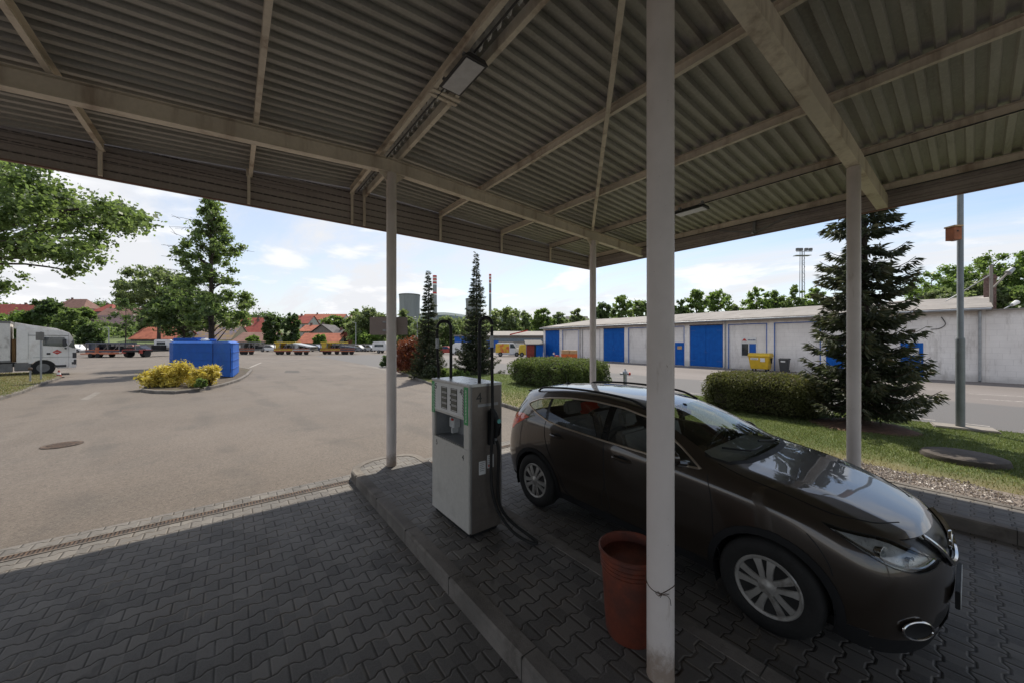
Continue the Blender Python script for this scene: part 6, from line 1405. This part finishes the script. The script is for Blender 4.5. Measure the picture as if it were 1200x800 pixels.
# far workshop
o = W(572, 76); t = thing('workshop', o, 'low grey workshop with a long flat roof and blue end panels behind the vans', 'building', CAMROT)
b = MB(); b.box(-.5, 12, 0, 9, 0, 3.2); b.build('wall', M['concrete'], t); b = MB(); b.prism([(-1.0, 3.21), (12.4, 3.21), (12.4, 3.45), (-1.0, 3.45)], -.6, 4); b.add([(-1, -.6, 3.46), (12.4, -.6, 3.46), (12.4, 9.4, 4.6), (-1, 9.4, 4.6)], [(0, 1, 2, 3)]); b.build('roof', M['roofing'], t)
b = MB(); b.box(.2, 12, -.02, -.001, 2.2, 2.9); b.build('window_band', gen('grey_blue_glazing', (.16, .20, .24), .3, var=.2), t); b = MB(); b.box(-.4, 2.2, -.05, -.021, .8, 2.4); b.build('blue_panel', M['bluep'], t)
b = MB(); b.prism([(4.6, 3.47), (8.4, 4.35), (8.4, 4.6), (4.6, 3.72)], -.3, -.1); b.build('barrier_boom', M['red'], t)
o = W(533, 73); t = thing('site_cabin', o, 'blue topped site cabin behind the pointed spruce', 'cabin', CAMROT); b = MB(); b.box(0, 4.6, 0, 3, 0, 2.0); b.build('wall', M['white'], t); b = MB(); b.box(-.05, 4.65, -.05, 3.05, 2.01, 3.2); b.build('upper_band', M['bluep'], t); b = MB(); b.box(-.2, 4.9, -.3, 3.3, 3.21, 3.5); b.build('roof', M['roofing'], t)
# far fence
o = W(85, 86); t = thing('concrete_fence', o, 'long low grey concrete panel fence along the far side of the yard', 'fence', CAMROT)
L = (450-85)/FP*86; b = MB(); b.box(0, L, 0, .1, 0, 1.62); b.build('panel', M['concrete'], t)
for i in range(0, int(L/2.5)+1): b = MB(); b.box(i*2.5-.08, i*2.5+.08, -.06, .16, 0, 1.72); b.build('post', M['concrete'], t)
o = W(-150, 88); t = thing('concrete_fence', o, 'grey concrete fence section hidden behind the white truck', 'fence', CAMROT); b = MB(); b.box(0, 46, 0, .1, 0, 1.62); b.build('panel', M['concrete'], t)
for px_, Z_, yt, lb in ((417, 80, 378, 'thin grey light pole standing by the far fence left of the sign plate'), (489, 70, 374, 'thin pale light pole behind the copper shrub'), (127.5, 75, 384, 'thin light pole in front of the dark shrubs at the left')):
    t = ct('light_pole', px_, Z_, lb, 'pole'); h = HZ(yt, Z_); b = MB(); b.tube([(0, 0, 0), (0, 0, h)], [.11, .07], 8); b.build('pole', M['galv'], t); b = MB(); b.tube([(0, 0, h-.05), (-.9, 0, h+.1)], .06, 6); b.build('lamp_head', M['galv'], t)
# flood light mast
t = ct('floodlight_mast', 940, 76, 'tall lattice flood light mast behind the trees beyond the hall', 'mast'); h = HZ(294, 76); b = MB()
for s1 in (-.35, .35):
    for s2 in (-.35, .35): b.beam((s1, s2, 0), (s1*.7, s2*.7, h), .09, .09, (0, 1, 0))
z = 8
while z < h-1: b.beam((-.33, -.33, z), (.33, -.33, z+.9), .05, .05, (0, 1, 0)); b.beam((.33, -.33, z+.9), (-.33, -.33, z+1.8), .05, .05, (0, 1, 0)); b.beam((-.33, -.33, z), (.33, -.33, z), .05, .05); z += 1.8
b.build('lattice', M['galv'], t); b = MB(); b.box(-1.6, 1.6, -.5, .5, h-1.1, h-1.0); b.box(-1.7, 1.7, -.55, -.5, h-.35, h-.25); b.build('platform', M['galv'], t)
for x in (-1.5, -.8, .3, 1.2): b = MB(); b.box(x-.28, x+.28, -.9, -.5, h-.2, h+.35); b.build('floodlight', M['vgrey'], t)
# ================================================================ HOUSES
RT = {'or': tile_mat('orange_roof_tiles', (.30, .085, .045), (.42, .13, .07)), 're': tile_mat('red_roof_tiles', (.24, .045, .035), (.34, .075, .05)), 'pu': tile_mat('purple_grey_roof_tiles', (.13, .085, .095), (.18, .115, .12)),
      'br': tile_mat('brown_roof_tiles', (.20, .105, .08), (.26, .14, .11)), 'gr': tile_mat('dark_grey_roof_tiles', (.075, .068, .07), (.11, .10, .10)), 'mo': tile_mat('patchwork_roof_tiles', (.42, .28, .12), (.22, .20, .30))}
WC = {'w': gen('white_house_render', (.55, .52, .48), .9, c2=(.4, .36, .32)), 'g': gen('grey_house_render', (.24, .215, .20), .9, c2=(.18, .16, .15)), 'y': gen('cream_house_render', (.46, .38, .28), .9), 'r': gen('red_brick_house', (.24, .07, .05), .9)}
def house(label, p0, p1, Z, ridge, eave, base, rc, wc='g', gable=False, depth=9, yaw=0., hip=0., sky_=0, chim=1, wins=3):
    x0 = (p0-600)/FP*Z; x1 = (p1-600)/FP*Z; w = x1-x0; px = (p0+p1)/2; zb_ = HZ(base, Z); o = W(px, Z, zb_); t = thing('house', o, label, 'house', CAMROT+yaw); ze = HZ(eave, Z)-zb_; zr_ = HZ(ridge, Z+depth/2)-zb_
    if zr_ < ze+1.0: zr_ = ze+1.0
    b = MB()
    if gable:
        b.prism([(-w/2+.4, -3), (-w/2+.4, ze), (0, zr_-.2), (w/2-.4, ze), (w/2-.4, -3)], 0, depth); b.build('wall', WC[wc], t); b = MB()
        for s in (-1, 1): b.add([(s*(w/2+.1), -.5, ze-.25), (0, -.5, zr_), (0, depth+.5, zr_), (s*(w/2+.1), depth+.5, ze-.25)], [(0, 1, 2, 3)])
    else:
        b.box(-w/2+.3, w/2-.3, 0, depth, -3, ze); b.prism([(0, ze), (depth/2, zr_-.25), (depth, ze)], -w/2+.3+hip, w/2-.3-hip, 'x'); b.build('wall', WC[wc], t); b = MB()
        b.add([(-w/2, -.5, ze-.2), (w/2, -.5, ze-.2), (w/2-hip, depth/2, zr_), (-w/2+hip, depth/2, zr_), (w/2, depth+.5, ze-.2), (-w/2, depth+.5, ze-.2)], [(0, 1, 2, 3), (3, 2, 4, 5)]+([(1, 4, 2), (0, 3, 5)] if hip else []))
    rf = b.build('roof', RT[rc], t); md = rf.modifiers.new('s', 'SOLIDIFY'); md.thickness = .18; md.offset = 1
    for i in range(chim): x = (-.2+.45*i)*w; b = MB(); b.box(x-.35, x+.35, depth*.5-.3, depth*.5+.3, zr_-.6, zr_+1.0); b.build('chimney', M['brick'], rf)
    for i in range(sky_): x = (-.25+.5*i)*w; f = .55; b = MB(); y_ = depth/2*f; z_ = ze+(zr_-ze)*f; b.add([(x-.5, y_-.6, z_-.32), (x+.5, y_-.6, z_-.32), (x+.5, y_+.3, z_+.38), (x-.5, y_+.3, z_+.38)], [(0, 1, 2, 3)]); b.build('skylight', M['white'], rf)
    if ze > 2.2:
        for i in range(wins):
            x = (-.5+(i+.5)/wins)*w*.85; b = MB(); b.box(x-.5, x+.5, -.03, -.005, ze-1.9, ze-.6); wd_ = b.build('window', M['winglass'], t); b = MB(); b.box(x-.6, x+.6, -.02, -.003, ze-2.02, ze-1.91); b.build('sill', WC['w'], wd_)
    return t
house('long orange red roofed house at the far left on the hill above the truck', -60, 42, 190, 357, 368.5, 380, 're', 'w', chim=2, wins=5)
house('purple roofed house right of the long red roof at the far left', 30, 66, 175, 361, 371, 380, 'pu', 'g')
house('big hipped brown roof highest on the hill behind the round dark tree', 62, 99, 200, 351, 361, 372, 'br', 'w', hip=4)
house('hipped dark red roof on the skyline above the purple roofs', 107, 131, 190, 357, 365, 372, 're', 'g', hip=4.5)
house('wide brownish red roof on the skyline right of the hipped one', 113, 178, 175, 361.5, 370.5, 380, 'br', 'g', wins=5)
house('long purple grey roofed house with pale skylight in mid slope', 96, 172, 150, 370, 381, 397, 'pu', 'g', sky_=1, wins=6)
house('long bright orange roofed house just behind the yard left of the container', 152, 207, 112, 384, 397, 408, 'or', 'g', wins=4, chim=0)
house('wide patchwork beige and violet tiled roof behind the maple trunk', 213, 272, 118, 381, 398, 408, 'mo', 'y', chim=0, wins=4)
house('white gabled house with red roof right of the maple', 268, 303, 150, 373, 384, 398, 're', 'w', gable=False, wins=3, chim=2)
house('steep red roofed house between the maple and the left round tree', 284, 311, 128, 377, 391, 402, 're', 'g', wins=2)
house('low wide brown roofed building behind the first transporters', 272, 316, 108, 390, 400, 409, 'br', 'g', wins=3, chim=0)
house('red roofed house between the two round trees and the dark roofs', 340, 362, 160, 370.5, 379, 392, 're', 'w', wins=2)
house('orange roof peeking above the skylight house', 350, 374, 138, 381.5, 388, 398, 'or', 'w', wins=2)
house('dark grey gabled house behind the orange roof with skylights', 362, 392, 130, 381, 391, 402, 'gr', 'g', gable=True, wins=2)
house('dark roofed house at the right end of the village row', 386, 408, 122, 387, 396, 405, 'gr', 'g', wins=2)
house('orange brown roofed house with two pale skylights', 347, 397, 108, 391, 401.5, 409, 'or', 'w', sky_=2, wins=4, chim=0)
house('small red brick gable beside the right tree mass', 398, 411, 112, 388, 394, 408, 'br', 'r', gable=True, wins=1, chim=0)
house('long pale orange roof on the skyline between the trees', 352, 402, 210, 368.5, 374.5, 384, 'or', 'w', wins=4)
house('dark hipped roof among trees left of the sign plate', 401, 421, 170, 368, 376, 384, 'br', 'g', hip=3, wins=1)
house('grey flat block above the trees left of the far column', 664, 690, 260, 371, 375, 385, 'gr', 'w', wins=3)
# ================================================================ FAR TREES
def ftree(px, Z, top, rpx, base, label, mat='lime', n=6500, leaf=None, low=.22, seed=1, name='tree', K=90, shape='round', **k):
    zt = HZ(top, Z); zb_ = HZ(base, Z) if base else 0; H = zt-zb_; r = rpx/FP*Z
    if shape == 'round': pr = [(H*low, r*.6), (H*(low+.1), r*.95), (H*.55, r*1.08), (H*.78, r*.95), (H*.9, r*.66), (H*.97, r*.35)]
    elif shape == 'oval': pr = [(H*.08, r*.7), (H*.3, r*.98), (H*.6, r), (H*.85, r*.75), (H*.97, r*.3)]
    else: pr = [(H*low, r*.6), (H*.45, r), (H*.7, r*.9), (H*.9, r*.5), (H*.98, r*.2)]
    return tree(name, label, W(px, Z, zb_-.1), pr, n, leaf or max(.28, Z*.0042), mat, tr=max(.14, H*.018), K=K, cr=.17, seed=seed, flat_=.9, inner=.05, **k)
ftree(319, 98, 366, 10.5, 403, 'left of the two dense oval trees in front of the village', 'deep', 9000, shape='oval', seed=51)
ftree(341, 98, 365, 11, 403, 'right of the two dense oval trees in front of the village', 'deep', 9000, shape='oval', seed=52)
ftree(56, 120, 351, 17, 388, 'round dark green tree standing highest above the truck cab', 'deep', 9000, seed=53)
ftree(82, 112, 362, 14, 396, 'broad green tree behind the truck roof right of the round dark one', 'maple', 9000, seed=54, low=.1)
ftree(106, 100, 380, 12, 407, 'wide dark shrub tree at the fence right of the truck cab', 'deep', 9000, seed=55, low=.05)
ftree(22, 118, 366, 22, 392, 'light green tree low behind the truck trailer', 'brightleaf', 9000, seed=56, low=.1)
ftree(100, 150, 361, 9, 374, 'yellow green tree under the skyline roofs', 'lime', 6000, seed=57, low=.1)
ftree(172, 118, 366, 9, 400, 'slender tree in front of the long orange roof', 'willow', 5000, seed=58)
ftree(296, 104, 393, 7, 409, 'small bright bush tree before the brown roofed building', 'brightleaf', 2500, seed=59, low=.05)
ftree(374, 103, 390, 7, 409, 'small bright tree in front of the skylight roof', 'brightleaf', 2500, seed=60, low=.05)
ftree(392, 150, 371, 14, 386, 'yellow green tree above the dark roofs', 'lime', 5000, seed=61, low=.1)
ftree(432, 96, 362, 24, 410, 'broad willow behind the sign plate on the column', 'willow', 16000, seed=62, low=.08, K=120)
ftree(420, 112, 360, 13, 405, 'taller green tree just left of the broad willow', 'lime', 8000, seed=63)
ftree(428, 92, 388, 14, 410, 'low bright green tree below the sign plate', 'brightleaf', 7000, seed=64, low=.05)
ftree(474, 110, 364, 21, 411, 'willow in front of the cooling tower', 'willow', 14000, seed=65, low=.08, K=50)
ftree(522, 112, 372, 18, 411, 'willow between the two distant spruces', 'willow', 12000, seed=66, low=.08, K=50)
ftree(590, 105, 360, 24, 411, 'big willow right of the taller pointed spruce', 'willow', 18000, seed=67, low=.08, K=70)
ftree(612, 118, 366, 16, 408, 'green willow left of the hall gable', 'willow', 9000, seed=68, low=.08)
ftree(637, 100, 361, 15, 408, 'round bright tree above the left end of the hall', 'lime', 9000, seed=69)
ftree(656, 105, 366, 12, 408, 'lower tree above the third bay of the hall', 'willow', 7000, seed=70)
for i, (px_, top, rp, mt_, lb, sh) in enumerate([(708, 355, 13, 'deep', 'dark green tree between the far column and the thick column', 'round'), (729, 347, 12, 'lime', 'rounded tree left of the thick column above the hall', 'round'), (749, 352, 14, 'maple', 'tree right beside the thick column on its left side', 'round'),
        (797, 350, 10, 'deep', 'thin topped tree touching the right side of the thick column', 'tall'), (816, 339, 12, 'lime', 'left crown of the merged pair of round trees above the blue door', 'round'), (842, 340, 16, 'brightleaf', 'right crown of the merged pair of round trees above the blue door', 'round'), (861, 357, 7, 'willow', 'tiny pale tree beside the merged round pair', 'round'),
        (886, 336, 14, 'brightleaf', 'single round tree above the yellow container', 'round'), (910, 340, 12, 'lime', 'round tree left of the flood light mast', 'round'), (931, 334, 13, 'maple', 'sparse open tree at the foot of the flood light mast', 'tall'), (955, 338, 13, 'brightleaf', 'round tree between the mast and the big spruce', 'round'), (676, 362, 9, 'willow', 'tree peeking over the hall roof left of the far column', 'round')]):
    ftree(px_, 66+i % 3*4, top-1, rp*1.22, 408, lb, mt_, 3500 if sh == 'tall' else 7000, seed=80+i, low=.3, shape=sh, K=60 if sh == 'tall' else 90)
for i, (px_, Z_, top, rp, mt_, lb) in enumerate([(1092, 58, 318, 26, 'brightleaf', 'leafy tree between the lamp post and the big spruce'), (1128, 60, 302, 30, 'brightleaf', 'tall bright tree rising behind the lamp post'), (1165, 56, 297, 30, 'lime', 'tall bright tree behind the brick chimney'), (1205, 54, 289, 34, 'brightleaf', 'tallest bright tree at the right edge'),
        (1105, 42, 338, 26, 'willow', 'pale willow low behind the hall roof near the lamp post'), (1150, 40, 326, 24, 'willow', 'pale willow behind the stay wire of the roof lamp'), (1190, 38, 336, 22, 'maple', 'darker tree low behind the plain boundary wall')]):
    ftree(px_, Z_, top, rp, 408, lb, mt_, 15000, leaf=.24, seed=100+i, low=.15, K=120)
def woods(name, px0, px1, Za, Zb, y0, y1, n, mat, seed, leaf=.7):
    g_ = np.random.default_rng(seed); C, Q = [], []
    for i in range(n):
        px_ = g_.uniform(px0, px1); Z = g_.uniform(Za, Zb); top = HZ(g_.uniform(y0, y1), Z); gr = th((px_-600)/FP*Z, Z)
        for k in range(4): C.append(tuple(W(px_+g_.normal(0, 4), Z, gr+max(1.5, (top-gr))*(.25+.22*k)))); Q.append(g_.uniform(2.0, 3.6)*Z/140)
    return tag(leafcloud(name, C, Q, n*420, leaf, M[mat], None, seed=seed), kind='stuff')
woods('distant_woods', 405, 700, 135, 170, 374, 384, 70, 'willow', 5); woods('distant_woods', -80, 420, 205, 260, 371, 378, 60, 'deep', 6, .9); woods('distant_undergrowth', -40, 210, 118, 150, 386, 396, 26, 'maple', 7, .5); woods('distant_woods', 690, 1230, 95, 120, 376, 386, 60, 'maple', 8, .5)
# wooded ridge on the horizon
b = MB(); vs = []; pxs = list(range(330, 760, 10))
for px_ in pxs:
    y_ = 371+5*math.sin(px_*.021)+2*math.sin(px_*.07); p = W(px_, 1500, 0); top = HZ(y_ if px_ < 600 else 378+2*math.sin(px_*.05), 1500); q = W(px_, 1900, 0); vs += [(p.x, p.y, -5), (W(px_, 1600).x, W(px_, 1600).y, top*.92), (W(px_, 1750).x, W(px_, 1750).y, top*1.1), (q.x, q.y, -5)]
b.add(vs, [(i*4+k, (i+1)*4+k, (i+1)*4+k+1, i*4+k+1) for i in range(len(pxs)-1) for k in range(3)]); struct(b.build('wooded_hills', gen('hazy_wooded_hill', (.10, .13, .13), .95, var=.25, vs=.02), smooth=True))
# ================================================================ POWER PLANT
tw = gen('cooling_tower_concrete', (.27, .275, .29), .9, var=.08, vs=.05, c2=(.21, .215, .23), c2amt=.5, c2scale=.08, streak=True)
def ctower(px, Z, rpx, top, label):
    t = thing('cooling_tower', W(px, Z, 0), label, 'cooling tower'); r = rpx/FP*Z; H = HZ(top, Z); prof = []
    for i in range(15): f = i/14; prof.append((r*(.93+.55*max(0, (.78-f))**2+.45*max(0, f-.8)**1.5), H*f))
    b = MB(); b.lathe(prof+[(prof[-1][0]*.985, H-.1), (prof[-1][0]*.93, H-14)], n=48); b.build('shell', tw, t, smooth=True)
    b = MB(); b.lathe([(prof[-1][0]*1.003, H-1.6), (prof[-1][0]*1.015, H-1.0), (prof[-1][0]*1.015, H+.1), (prof[-1][0]*.985, H+.1)], n=48); b.build('rim', gen('tower_rim', (.12, .125, .13), .9), t)
ctower(480, 620, 12.4, 345.5, 'grey cooling tower above the willows right of the column'); ctower(555, 900, 9.6, 350.5, 'farther cooling tower hidden behind the taller pointed spruce')
wr = MT('red_white_bands')
def stack(px, Z, rpx, top, label):
    t = thing('power_station_chimney', W(px, Z, 0), label, 'chimney'); r = rpx/FP*Z; H = HZ(top, Z); g_ = H*.62; u = (H-CH)/(400-top)
    b = MB(); b.lathe([(r*1.25, 0), (r*1.02, H*.75), (r, H)], n=24); b.build('shaft', tw, t, smooth=True)
    for k, (a, c_) in enumerate(((0, 2.0), (3.6, 5.6), (7.6, 9.6), (19.5, 21.5), (24.5, 26.5), (28, 29.6))):
        b = MB(); b.lathe([(r*1.035, H-c_*u), (r*1.03, H-a*u)], n=24); b.build('red_band', M['red'], t, smooth=True)
        b = MB(); b.lathe([(r*1.037, H-(c_+1.7)*u), (r*1.033, H-c_*u-.1)], n=24); b.build('white_band', M['white'], t, smooth=True)
stack(509.5, 800, 2.3, 323, 'thicker red and white banded chimney beside the slim spruce'); stack(574.4, 900, 1.35, 321.5, 'thin red and white banded chimney right of the pointed spruce')
